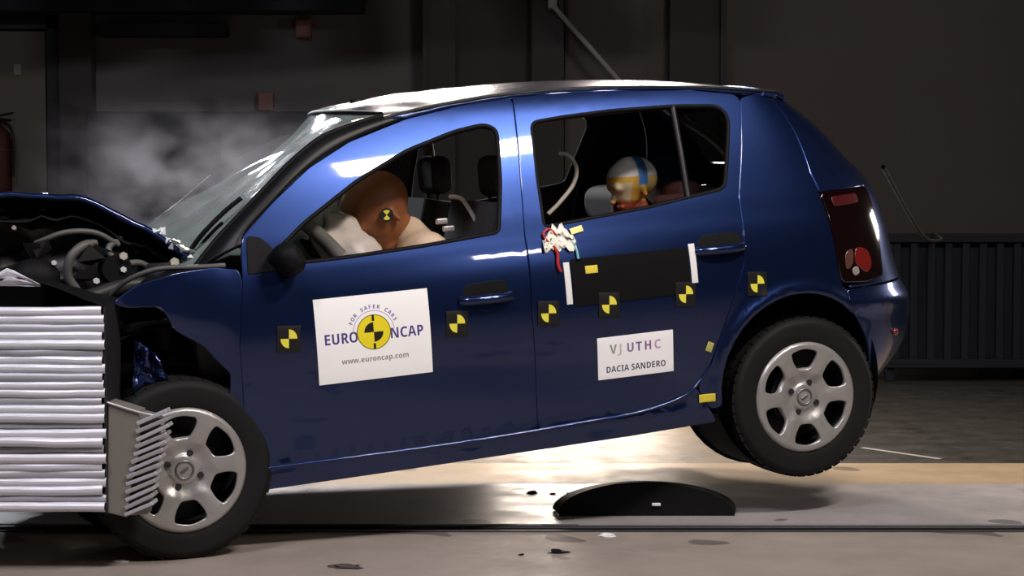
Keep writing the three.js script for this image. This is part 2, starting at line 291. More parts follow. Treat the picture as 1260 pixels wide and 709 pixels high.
{
  const [pos, aim, w, h, I] = LOW, t = thing('floor_floodlight', 'low wide floodlight standing on the floor behind the car and shining under it', 'floodlight', pos); t.lookAt(V3(...aim));
  part('housing', [box(w + 0.1, h + 0.1, 0.03, 0, 0, -0.14, 0.01), box(w + 0.1, 0.025, 0.16, 0, h / 2 + 0.035, -0.07), box(w + 0.1, 0.025, 0.16, 0, -h / 2 - 0.035, -0.07), box(0.025, h + 0.1, 0.16, w / 2 + 0.035, 0, -0.07), box(0.025, h + 0.1, 0.16, -w / 2 - 0.035, 0, -0.07)], M.black, t);
  part('diffuser', box(w, h, 0.01, 0, 0, -0.03), std(0x999999, 0.6, 0, { emissive: 0xfff0e0, emissiveIntensity: 3 }), t);
  const L = new THREE.RectAreaLight(0xffeede, I, w, h); L.name = 'lamp_light'; L.rotation.y = Math.PI; t.add(L);
  t.updateMatrixWorld();
  for (const x of [-0.4, 0.4]) t.attach(part('foot', [box(0.05, 0.24, 0.05, pos[0] + x, 0.12, pos[2] - 0.1), box(0.06, 0.02, 0.4, pos[0] + x, 0.01, pos[2] - 0.1, 0.005)], M.darkSteel, scene));
}
// ---------------------------------------------------------------- the car: x to the rear, y up, z to the near side
const car = thing('hatchback_car', 'dark blue crashed hatchback with crumpled bonnet lifting its rear wheels off the floor', 'car', [-1.38213, 0.01603, -0.22546]);
{
  const d = Math.PI / 180, y = 21 * d, p = 4.7 * d, r = 1.0 * d;
  const U0 = V3(Math.cos(y), 0, -Math.sin(y)), W0 = V3(Math.sin(y), 0, Math.cos(y)), V0 = V3(0, 1, 0);
  const U = U0.clone().multiplyScalar(Math.cos(p)).addScaledVector(V0, Math.sin(p)), Vt = U0.clone().multiplyScalar(-Math.sin(p)).addScaledVector(V0, Math.cos(p));
  const W = W0.clone().multiplyScalar(Math.cos(r)).addScaledVector(Vt, -Math.sin(r)), Vv = Vt.clone().multiplyScalar(Math.cos(r)).addScaledVector(W0, Math.sin(r));
  car.quaternion.setFromRotationMatrix(new THREE.Matrix4().makeBasis(U, Vv, W)); car.updateMatrixWorld();
}
const PROFILE = [[0.1, 0.775], [0.2, 0.812], [0.27, 0.832], [0.3, 0.83], [0.42, 0.843], [0.6, 0.86], [0.74, 0.864], [0.85, 0.856], [0.93, 0.84], [0.99, 0.82], [1.06, 0.796], [1.25, 0.722], [1.4, 0.652], [1.48, 0.606], [1.54, 0.55]];
const REAR = [[0.2, 2.84], [0.28, 2.97], [0.36, 3.07], [0.45, 3.13], [0.56, 3.14], [0.64, 3.1], [0.75, 3.06], [0.9, 3.03], [1.04, 2.99], [1.15, 2.9], [1.3, 2.76], [1.42, 2.6], [1.5, 2.5]];
const ARCH = [2.375, 0.325, 0.345];
function S(u, v) {
  const r = Math.hypot(u - ARCH[0], v - ARCH[1]);
  return smoothAt(PROFILE, v) - 0.05 * Math.pow(Math.abs((u - 1.15) / 1.9), 3.5) + 0.016 * Math.exp(-Math.pow((r - 0.355) / 0.03, 2));
}
const s0 = 2.3, kk = 0.66, TURN = 1.2;
function P(s, v, off = 0) {
  if (s <= s0) return V3(s, v, S(s, v) + off);
  const th = Math.min((s - s0) / TURN, 1.002) * Math.PI / 2, L = smoothAt(REAR, v) + off, u = s0 + (L - s0) * Math.pow(Math.sin(th), kk), c = Math.cos(th);
  return V3(u, v, (S(Math.min(u, 2.6), v) + off) * Math.sign(c) * Math.pow(Math.abs(c), kk));
}
const inv = (u, v) => u <= s0 ? [u, v] : [s0 + TURN * Math.asin(Math.min(1, Math.pow((u - s0) / (smoothAt(REAR, v) - s0), 1 / kk))) * 2 / Math.PI, v];
const q2 = ([u, v, r]) => { const a = inv(u, v); if (r !== undefined) a.push(r); return a; };
const off = (o) => (a, b) => P(a, b, o);
// ---- doors
const doorOut = [[0.275, 1.072], [0.4, 1.178], [0.547, 1.284], [0.712, 1.364], [0.939, 1.43], [1.135, 1.461], [1.36, 1.48]];
const frontOutline = rounded([[0.249, 0.275, 0.03], [0.222, 0.36], [0.216, 0.44], [0.218, 0.721], [0.25, 0.925], [0.262, 1.03], ...doorOut, [1.325, 1.245], [1.288, 0.985], [1.28, 0.724], [1.283, 0.456], [1.284, 0.276, 0.02], [1.059, 0.274], [0.633, 0.271]], 0.02);
const frontWindow = rounded([[0.37, 0.962, 0.03], [0.352, 0.99, 0.02], [0.494, 1.098], [0.713, 1.228], [0.915, 1.318], [1.114, 1.374], [1.225, 1.39, 0.02], [1.272, 1.37, 0.03], [1.24, 1.178], [1.196, 1.003, 0.02], [0.899, 0.98], [0.629, 0.967]], 0.03);
const rearOutline = rounded([[1.292, 0.277, 0.01], [1.291, 0.456], [1.288, 0.724], [1.296, 0.985], [1.333, 1.245], [1.368, 1.482, 0.01], [1.55, 1.487], [1.75, 1.484], [2.1, 1.462], [2.296, 1.432, 0.04], [2.225, 1.2], [2.175, 1.059], [2.152, 0.817], [2.069, 0.626], [2.011, 0.494], [1.975, 0.41], [1.904, 0.345], [1.735, 0.301], [1.407, 0.284]], 0.03);
const rearWindow = rounded([[1.41, 1.385, 0.03], [1.55, 1.398], [1.75, 1.408], [2.007, 1.408], [2.19, 1.397, 0.04], [2.222, 1.35, 0.04], [2.17, 1.2], [2.128, 1.085, 0.03], [1.801, 1.042], [1.467, 1.014], [1.372, 1.006, 0.02], [1.384, 1.182]], 0.02);
const loopTube = (pts, r, o, every = 1) => tube(resample(pts, 0.04).filter((p, i) => i % every === 0).map((p) => P(...p, o).toArray()), r, 160, 6, true);
const decal = (u0, v0, w, h, o = 0.003, tilt = 0, n = 6) => {          // a flat film lying on the side of the car
  const Pn = [], UVn = [], I = []; for (let j = 0; j <= n; j++) for (let i = 0; i <= n; i++) { const a = (i / n - 0.5) * w, b = (j / n - 0.5) * h; Pn.push(...P(u0 + a * Math.cos(tilt) - b * Math.sin(tilt), v0 + a * Math.sin(tilt) + b * Math.cos(tilt), o).toArray()); UVn.push(i / n, j / n); }
  for (let j = 0; j < n; j++) for (let i = 0; i < n; i++) { const a = j * (n + 1) + i; I.push(a, a + 1, a + n + 1, a + 1, a + n + 2, a + n + 1); }
  const g = build(Pn, null, UVn, I), nn = g.attributes.normal, Q = [...Pn], B = [];          // give the film its thickness
  for (let k = 0; k < Pn.length / 3; k++) B.push(Pn[3 * k] - nn.getX(k) * 0.002, Pn[3 * k + 1] - nn.getY(k) * 0.002, Pn[3 * k + 2] - nn.getZ(k) * 0.002);
  const W = n + 1, rim = []; for (let i = 0; i < W; i++) rim.push(i); for (let j = 1; j < W; j++) rim.push(j * W + n); for (let i = n - 1; i >= 0; i--) rim.push(n * W + i); for (let j = n - 1; j > 0; j--) rim.push(j * W);
  const c = W * W, J = [...I]; rim.forEach((a, k) => { const b = rim[(k + 1) % rim.length]; J.push(a, a + c, b, b, a + c, b + c); });
  return build([...Q, ...B], null, [...UVn, ...UVn], J);
};
const markTex = print(128, 128, (c) => { c.fillStyle = '#0b0b0c'; c.fillRect(0, 0, 128, 128); c.fillStyle = '#e8df4a'; c.beginPath(); c.moveTo(64, 64); c.arc(64, 64, 46, -Math.PI / 2, 0); c.closePath(); c.fill(); c.beginPath(); c.moveTo(64, 64); c.arc(64, 64, 46, Math.PI / 2, Math.PI); c.closePath(); c.fill(); });
M.mark = std(0xffffff, 0.5, 0, { map: markTex });
const euro = print(840, 606, (c, w, h) => {
  c.fillStyle = '#ffffff'; c.fillRect(0, 0, w, h); c.textAlign = 'center'; c.textBaseline = 'middle';
  c.fillStyle = '#4a3f86'; c.font = 'bold 104px sans-serif'; c.save(); c.translate(178, 292); c.scale(0.92, 1); c.fillText('EURO', 0, 0); c.restore(); c.save(); c.translate(662, 292); c.scale(0.92, 1); c.fillText('NCAP', 0, 0); c.restore();
  c.lineWidth = 5; c.strokeStyle = '#b59ad0'; c.beginPath(); c.arc(420, 270, 152, Math.PI * 1.02, Math.PI * 1.98); c.stroke();
  c.fillStyle = '#f2df22'; c.beginPath(); c.arc(420, 270, 122, 0, 7); c.fill(); c.lineWidth = 7; c.strokeStyle = '#8c7a1c'; c.stroke();
  c.fillStyle = '#17120a'; for (const a of [Math.PI, 0]) { c.beginPath(); c.moveTo(420, 270); c.arc(420, 270, 70, a, a + Math.PI / 2); c.closePath(); c.fill(); }
  c.fillRect(411, 150, 18, 42); c.fillRect(411, 350, 18, 42);
  c.fillStyle = '#5a4f96'; c.font = 'bold 38px sans-serif'; const s = 'FOR SAFER CARS'; [...s].forEach((ch, i) => { const a = Math.PI * (1.14 + 0.72 * i / (s.length - 1)); c.save(); c.translate(420 + Math.cos(a) * 180, 270 + Math.sin(a) * 180); c.rotate(a + Math.PI / 2); c.fillText(ch, 0, 0); c.restore(); });
  c.fillStyle = '#8a8a88'; c.font = 'bold 52px sans-serif'; c.fillText('www.euroncap.com', 420, 458);
});
const small = print(600, 306, (c, w, h) => {
  c.fillStyle = '#fbfbff'; c.fillRect(0, 0, w, h); c.textBaseline = 'middle'; c.font = 'bold 92px sans-serif'; c.textAlign = 'left';
  [['V', '#8d958e', 95], ['J', '#c9c6c4', 165], ['U', '#7a74a0', 225], ['T', '#6b5f96', 300], ['H', '#8a5f98', 365], ['C', '#c39ac4', 445]].forEach(([t, col, x]) => { c.fillStyle = col; c.fillText(t, x, 92); });
  c.fillStyle = '#3c3a52'; c.font = 'bold 62px sans-serif'; c.textAlign = 'center'; c.save(); c.translate(300, 238); c.scale(0.98, 1); c.fillText('DACIA SANDERO', 0, 0); c.restore();
});
function marker(parent, u, v) { part('target_marker', decal(u, v, 0.082, 0.09, 0.004, -0.08), M.mark, parent); }
function handle(parent, u, v, len) {
  const h = part('door_handle', new THREE.BufferGeometry(), M.paint, parent);
  const pts = [-1, -0.8, -0.4, 0, 0.4, 0.8, 1].map((t) => { const p = P(u + t * len / 2, v - 0.018, 0.028 * (1 - t * t * t * t) - 0.002); return p.toArray(); });
  const g = tube(pts, 0.017, 30, 10), p = g.attributes.position; h.geometry = g;
  part('handle_recess', skin(rounded([[u - len * 0.48, v - 0.02, 0.03], [u + len * 0.48, v - 0.02, 0.03], [u + len * 0.42, v + 0.042, 0.035], [u - len * 0.42, v + 0.036, 0.035]]), [], (a, b) => P(a, b, 0.002), { flange: 0.003, step: 0.02 }), M.black, parent);
}
const frontGeo = skin(frontOutline, [frontWindow], P), rearGeo = skin(rearOutline, [rearWindow], P);
const fd = part('front_door', frontGeo, M.paint, car), rd = part('rear_door', rearGeo, M.paint, car);
for (const [g, n] of [[frontGeo, 'front_door'], [rearGeo, 'rear_door']]) part(n, mirrored(g), M.paint, car);
part('window_seal', loopTube(frontWindow, 0.009, -0.006), M.black, fd); part('window_seal', loopTube(rearWindow, 0.009, -0.006), M.black, rd);
part('placard', decal(0.687, 0.687, 0.414, 0.298, 0.004), std(0xffffff, 0.5, 0, { map: euro }), fd, 'white test programme placard with yellow round emblem');
part('placard', decal(1.683, 0.51, 0.306, 0.156, 0.004), std(0xffffff, 0.5, 0, { map: small }), rd, 'small white placard with dark lettering');
marker(fd, 0.384, 0.712); marker(fd, 0.995, 0.70); marker(rd, 1.345, 0.70); marker(rd, 1.585, 0.707); marker(rd, 1.897, 0.714);
handle(fd, 1.112, 0.795, 0.19); handle(rd, 2.06, 0.885, 0.2);
part('black_tape', decal(1.685, 0.80, 0.47, 0.17, 0.003), std(lin(0.006, 0.005, 0.006), 0.8, 0, { specularIntensity: 0.2 }), rd, 'matt black rectangular patch');
part('white_tape', decal(1.43, 0.80, 0.023, 0.152, 0.005), M.white, rd); part('white_tape', decal(1.938, 0.825, 0.025, 0.145, 0.005), M.white, rd);
part('yellow_tape', decal(1.526, 0.842, 0.048, 0.028, 0.006), M.yellow, rd); part('yellow_tape', decal(1.972, 0.312, 0.062, 0.03, 0.005), M.yellow, rd);
{ // torn bundle of tape and wires between the doors
  const b = part('tape_bundle', sheet(18, 10, (i, j) => { const u = 1.352 + i * 0.125, v = 0.925 + j * (0.03 + 0.05 * Math.sin(i * 3.1)) + 0.03 * noise(i * 9, j * 5, 2); return P(u, v, 0.012 + 0.012 * noise(i * 14, j * 9, 4)).toArray(); }), std(lin(0.85, 0.83, 0.72), 0.5), rd, 'torn white and yellow tape');
  part('yellow_tape', decal(1.492, 0.988, 0.05, 0.022, 0.008, 0.2), std(lin(0.85, 0.8, 0.3), 0.5), b); part('wire', tube([[1.39, 0.94], [1.4, 0.91], [1.396, 0.87], [1.404, 0.845]].map((p) => P(...p, 0.01).toArray()), 0.006), M.red, b, 'red wire');
  part('wire', tube([[1.46, 0.95], [1.475, 0.92], [1.478, 0.885]].map((p) => P(...p, 0.01).toArray()), 0.005), M.cyan, b, 'pale blue wire'); part('wire', tube([[1.37, 0.955], [1.36, 0.985], [1.385, 1.0], [1.41, 0.975]].map((p) => P(...p, 0.01).toArray()), 0.005), M.red, b, 'red wire');
}
// rear side glass: sliding pane, divider bar, fixed quarter pane
part('divider_bar', tube([[2.002, 1.41], [1.985, 1.23], [1.972, 1.062]].map((p) => P(...p, -0.012).toArray()), 0.014), M.trim, rd);
part('quarter_pane', skin(rounded([[2.012, 1.404], [2.19, 1.397, 0.04], [2.222, 1.35, 0.04], [2.17, 1.2], [2.128, 1.085, 0.03], [1.98, 1.064]], 0.01), [], (a, b) => P(a, b, -0.016), { flange: 0.004 }), M.tint, rd);
// ---- quarter panel, side frame, sill
const archPts = []; for (let k = 0; k <= 18; k++) { const a = Math.PI * (1.04 - 1.02 * k / 18); archPts.push(inv(ARCH[0] + ARCH[2] * Math.cos(a), ARCH[1] + ARCH[2] * Math.sin(a)).concat(0)); }
const archEnd = archPts.filter((p, i) => i < 15);
const quarter = rounded([[2.298, 1.425, 0.02], [2.232, 1.2], [2.183, 1.059], [2.16, 0.817], [2.077, 0.626], [2.018, 0.49], [1.985, 0.41], [1.94, 0.36], [1.99, 0.27, 0.01], ...archEnd.map((p) => [p[0], p[1], 0]), q2([2.6, 0.652, 0.01]), q2([2.572, 0.692]), q2([2.556, 0.84]), q2([2.53, 1.035]), q2([2.512, 1.12]), q2([2.425, 1.435, 0.02])], 0.03);
const quarterGeo = skin(quarter, [], P, { step: 0.025 });
const qp = part('quarter_panel', quarterGeo, M.paint, car); part('quarter_panel', mirrored(quarterGeo), M.paint, car);
marker(qp, 2.199, 0.723);
part('yellow_tape', decal(1.988, 0.506, 0.026, 0.036, 0.005, -0.4, 3), std(lin(0.45, 0.45, 0.12), 0.5), rd, 'small dull yellow tape');
const sillGeo = skin(rounded([[0.25, 0.262], [0.633, 0.264], [1.059, 0.266], [1.407, 0.276], [1.735, 0.293], [1.904, 0.337], [1.935, 0.352], [1.985, 0.262], [2.01, 0.215], [1.672, 0.205], [1.217, 0.2], [0.722, 0.195], [0.247, 0.192]], 0.01), [], (a, b) => P(a, b, -0.003), { flange: 0.05 });
part('sill', sillGeo, M.paint, car); part('sill', mirrored(sillGeo), M.paint, car);
part('sill_seam', tube([[0.26, 0.27], [0.633, 0.268], [1.059, 0.27], [1.407, 0.28], [1.735, 0.297], [1.9, 0.341], [1.965, 0.40], [1.985, 0.43]].map((p) => P(...p, 0.001).toArray()), 0.006, 60), M.paint, car);
// ---- roof
const roofEdge = [[0.3, 1.12], [0.87, 1.44], [0.95, 1.45], [1.135, 1.473], [1.4, 1.49], [1.7, 1.492], [2.1, 1.469], [2.46, 1.43]], roofMid = [[0.7, 1.452], [0.8, 1.488], [0.95, 1.513], [1.1, 1.53], [1.4, 1.544], [1.7, 1.544], [2.1, 1.52], [2.46, 1.472]];
const roofPoint = (a, q) => { // a 0..1 front to rear, q -1..1
  const u = (0.785 + 0.115 * q * q - 0.04 * q) * (1 - a) + 2.46 * a, v1 = smoothAt(roofEdge, u), w1 = S(u, v1), vm = smoothAt(roofMid, u), dent = 0.012 * Math.max(0, 1 - a * 2.4);
  return V3(u, v1 + (vm - v1) * (1 - Math.pow(Math.abs(q), 2.6)) + dent * noise(u * 7, q * 4, 1), q * w1);
};
const roofP = part('roof', sheet(70, 40, (i, j) => roofPoint(i, 1 - 2 * j).toArray(), 0.02), M.paint, car);
{ const c = roofPoint(0.06, 0); part('roof_aerial', [rod([c.x + 0.05, c.y - 0.01, 0], [c.x + 0.05, c.y + 0.02, 0], 0.02, 0.014)], M.black, roofP); }
part('spoiler', sheet(12, 30, (i, j) => { const q = 1 - 2 * j, p = roofPoint(1, q * 0.96); return [p.x - 0.02 + i * 0.1 * (1 - 0.25 * q * q), p.y + 0.006 - i * i * 0.028, p.z]; }, 0.022), M.paint, car);
// the strip between the doors and the roof, black along the windscreen and blue above the doors
const wsNear = [[0.08, 0.955, 0.735], [0.2, 1.075, 0.715], [0.35, 1.2, 0.69], [0.5, 1.32, 0.655], [0.615, 1.39, 0.63], [0.75, 1.43, 0.605], [0.86, 1.452, 0.585]], wsMid = [[0.0, 0.985], [0.15, 1.07], [0.3, 1.152], [0.45, 1.24], [0.6, 1.33], [0.7, 1.4], [0.785, 1.478]];
const poly = (pts) => new THREE.CatmullRomCurve3(pts.map((p) => V3(p[0], p[1], p[2] ?? 0)), false, 'centripetal');
const wsFar = [[0.08, 0.955, -0.735], [0.23, 1.075, -0.715], [0.36, 1.14, -0.69], [0.481, 1.196, -0.655], [0.64, 1.266, -0.63], [0.78, 1.34, -0.605], [0.94, 1.45, -0.58]], cNear = poly(wsNear), cMid = poly(wsMid), cFar = poly(wsFar);
const doorTop = poly([[0.262, 1.04], ...doorOut].map((p) => P(p[0], p[1]).toArray()));
const strip = (A, B, n, m, bulge) => sheet(n, m, (i, j) => { const a = A(i), b = B(i), p = a.clone().lerp(b, j), k = Math.sin(j * Math.PI) * bulge; return [p.x - k * 0.3, p.y + k * 0.6, p.z + k]; }, 0.015);
for (const side of [1, -1]) {
  const fix = (g) => side < 0 ? mirrored(g) : g;
  part('pillar_trim', fix(strip((t) => doorTop.getPoint(t * 0.78).add(V3(0, 0.004, -0.004)), (t) => (side > 0 ? cNear.getPoint(t) : cFar.getPoint(t).multiply(V3(1, 1, -1))).add(V3(0, -0.004, 0.004)), 40, 6, 0.012)), M.trim, car);
  part('roof_rail', fix(strip((t) => { const u = 0.93 + t * 1.46, v = lerpAt([...doorOut, [1.55, 1.487], [1.75, 1.484], [2.1, 1.462], [2.3, 1.432], [2.45, 1.43]], u) + 0.004; return P(u, v, -0.002); }, (t) => { const p = roofPoint(t * 0.975, side); p.z = Math.abs(p.z); return p.add(V3(0, 0.001, -0.004)); }, 60, 5, 0.006)), M.paint, car);
  part('drip_rail', fix(tube(Array.from({ length: 12 }, (_, k) => { const p = roofPoint(k / 11, 0.985 * side); p.z = Math.abs(p.z); return [p.x, p.y + 0.004, p.z]; }), 0.008, 60)), M.trim, car);
}
// ---- windscreen with shattered glass
const wsPoint = (a, q) => { const n = cNear.getPoint(a), m = cMid.getPoint(a), f = cFar.getPoint(a), A = (n.y + f.y) / 2 - m.y, B = (n.y - f.y) / 2, A2 = (n.x + f.x) / 2 - m.x, B2 = (n.x - f.x) / 2; return V3(m.x + A2 * q * q + B2 * q, m.y + A * q * q + B * q, n.z * q); };
const ws = part('windscreen', sheet(60, 60, (i, j) => { const p = wsPoint(i, 1 - 2 * j); const q = 1 - 2 * j, q0 = -0.45 + (i - 0.38) * 3.0, c = 0.004 * noise(i * 8, j * 8, 3) + 0.03 * Math.exp(-Math.pow((q - q0) / 0.22, 2)) * Math.exp(-Math.pow((i - 0.44) / 0.2, 4)); return [p.x - 0.6 * c, p.y + 0.8 * c, p.z]; }, 0), M.crazed, car, 'crazed greenish windscreen');
part('windscreen_seal', [tube(wsNear.map((p) => [p[0] + 0.004, p[1] - 0.004, p[2]]), 0.011, 50), tube(wsFar.map((p) => [p[0] + 0.004, p[1] - 0.004, p[2]]), 0.011, 50), tube(Array.from({ length: 15 }, (_, k) => wsPoint(1, 1 - k / 7).toArray()), 0.012, 50)], M.black, car);
part('wiper', [tube([[0.1, 1.0, 0.6], [0.16, 1.085, 0.66], [0.25, 1.165, 0.68], [0.3, 1.2, 0.69]], 0.009, 30), tube([[0.12, 0.98, 0.5], [0.2, 1.1, 0.69], [0.22, 1.12, 0.715]], 0.006, 20)], M.black, car, 'bent wiper by the near pillar');
part('cowl', sheet(10, 30, (i, j) => { const q = 1 - 2 * j, p = wsPoint(0, q); return [p.x - i * 0.16 + 0.01, p.y - 0.005 - i * 0.05 + 0.02 * noise(i * 6, j * 12, 8), p.z * 1.02]; }, 0.02), M.black, car);
part('mirror', (() => { const g = new THREE.SphereGeometry(1, 24, 16); const p = g.attributes.position; for (let i = 0; i < p.count; i++) { const x = p.getX(i), y = p.getY(i), z = p.getZ(i); p.setXYZ(i, Math.sign(x) * Math.pow(Math.abs(x), 0.8) * 0.05, Math.sign(y) * Math.pow(Math.abs(y), 0.7) * 0.06, z * 0.07); } g.computeVertexNormals(); return join([g.rotateZ(0.5).translate(0.40, 0.985, 0.885), rod([0.36, 0.99, 0.82], [0.39, 0.985, 0.87], 0.022)]); })(), M.black, car, 'dented black door mirror');
part('mirror_base', skin(rounded([[0.27, 0.945], [0.42, 0.953], [0.385, 1.0], [0.33, 1.06], [0.285, 1.07]], 0.01), [], (a, b) => P(a, b, 0.005), { flange: 0.012 }), M.black, car);
// ---- rear: tailgate, lamps, bumper
const both = (g) => join([g, mirrored(g)]), C = s0 + TURN;
const tgGeo = skin(rounded([q2([2.433, 1.433, 0.01]), q2([2.52, 1.12]), q2([2.54, 1.046, 0.01]), q2([2.8, 1.046, 0.01]), q2([2.815, 0.9]), q2([2.805, 0.69, 0.01]), q2([2.62, 0.668, 0.01]), [C, 0.665, 0], [C, 1.452, 0]], 0.02), [rounded([[C - 0.62, 1.14, 0.03], [C - 0.06, 1.12, 0.01], [C - 0.06, 1.4, 0.01], [C - 0.66, 1.38, 0.03]], 0.02)], P, { step: 0.03 });
const tg = part('tailgate', both(tgGeo), M.paint, car);
part('rear_window', both(skin(rounded([[C - 0.62, 1.14], [C, 1.12, 0], [C, 1.4, 0], [C - 0.66, 1.38]], 0.02), [], (a, b) => P(a, b, -0.012), { step: 0.03, flange: 0 })), M.tint, tg);
part('number_plate', box(0.012, 0.11, 0.52, 3.06, 0.83, 0, 0.004), M.white, tg);
const tlGeo = skin(rounded([q2([2.538, 1.038]), q2([2.795, 1.038]), q2([2.81, 0.9]), q2([2.8, 0.7]), q2([2.7, 0.682]), q2([2.58, 0.692]), q2([2.564, 0.84])], 0.02), [], (a, b) => P(a, b, 0.006), { step: 0.025 });
for (const sd of [1, -1]) {
  const fix = (g) => sd < 0 ? mirrored(g) : g, tl = part('tail_light', fix(tlGeo), M.lens, car);
  part('upper_lens', fix(skin(rounded([q2([2.58, 1.018]), q2([2.71, 1.02]), q2([2.715, 0.99]), q2([2.585, 0.985])], 0.01), [], (a, b) => P(a, b, 0.009), { step: 0.02, flange: 0.004 })), std(lin(0.06, 0.004, 0.005), 0.3, 0, { clearcoat: 1 }), tl);
  part('lower_lens', fix(skin(rounded([q2([2.655, 0.82, 0.03]), q2([2.72, 0.8, 0.03]), q2([2.735, 0.74, 0.03]), q2([2.7, 0.715, 0.02]), q2([2.645, 0.76, 0.02])], 0.02), [], (a, b) => P(a, b, 0.009), { step: 0.02, flange: 0.004 })), M.lensRed, tl);
  part('lower_lens', fix(skin(rounded([q2([2.6, 0.8, 0.02]), q2([2.64, 0.815, 0.02]), q2([2.632, 0.755, 0.02]), q2([2.6, 0.735, 0.02])], 0.02), [], (a, b) => P(a, b, 0.009), { step: 0.02, flange: 0.004 })), std(lin(0.1, 0.04, 0.03), 0.3, 0, { clearcoat: 1 }), tl);
  part('clear_lens', fix(skin(rounded([q2([2.625, 0.735, 0.012]), q2([2.65, 0.745, 0.012]), q2([2.66, 0.72, 0.012]), q2([2.635, 0.71, 0.012])], 0.01), [], (a, b) => P(a, b, 0.012), { step: 0.015, flange: 0.004 })), M.lensClear, tl);
}
const bumpArch = []; for (let k = 0; k <= 6; k++) { const a = Math.PI * (0.02 + 0.24 * k / 6); bumpArch.push(inv(ARCH[0] + 0.352 * Math.cos(a), ARCH[1] + 0.352 * Math.sin(a)).concat(0)); }
const bump = part('rear_bumper', both(skin(rounded([...bumpArch, q2([2.608, 0.655, 0.01]), [C, 0.655, 0], [C, 0.27, 0], q2([2.74, 0.27, 0.02])], 0.02), [], P, { step: 0.028 })), M.paint, car);
part('reflector', decal(2.6, 0.45, 0.0001, 0.0001, 0), M.lensRed, bump).geometry = new THREE.SphereGeometry(0.014, 12, 8).translate(...P(...inv(2.86, 0.46), 0.004).toArray());
// ---- underside, wheel housings
part('underbody', [box(2.5, 0.08, 1.4, 1.35, 0.25, 0, 0.02), box(0.5, 0.3, 1.1, 2.55, 0.42, 0, 0.05)], M.black, car);
const liner = (x, y, r, z0, z1, a0, a1) => { const g = new THREE.CylinderGeometry(r, r, z1 - z0, 40, 1, true, a0, a1 - a0); g.rotateX(Math.PI / 2); return g.translate(x, y, (z0 + z1) / 2); };
for (const sd of [1, -1]) {
  const z = sd > 0 ? [0.48, 0.79] : [-0.79, -0.48];
  part('wheel_arch_liner', [liner(2.385, 0.33, 0.36, z[0], z[1], 0, Math.PI * 2), new THREE.CircleGeometry(0.37, 40).translate(2.385, 0.33, sd * 0.485)], M.black, car);
  part('wheel_arch_liner', [new THREE.CircleGeometry(0.42, 40).translate(-0.02, 0.42, sd * 0.45), sheet(24, 6, (i, j) => { const a = -0.5 + i * 3.4; return [-0.02 + 0.38 * Math.cos(a) + 0.03 * noise(i * 6, j * 3, 4), 0.42 + 0.38 * Math.sin(a) + 0.03 * noise(i * 5, j * 3, 9), sd * (0.45 + 0.32 * j)]; }, 0.01)], M.black, car);
}
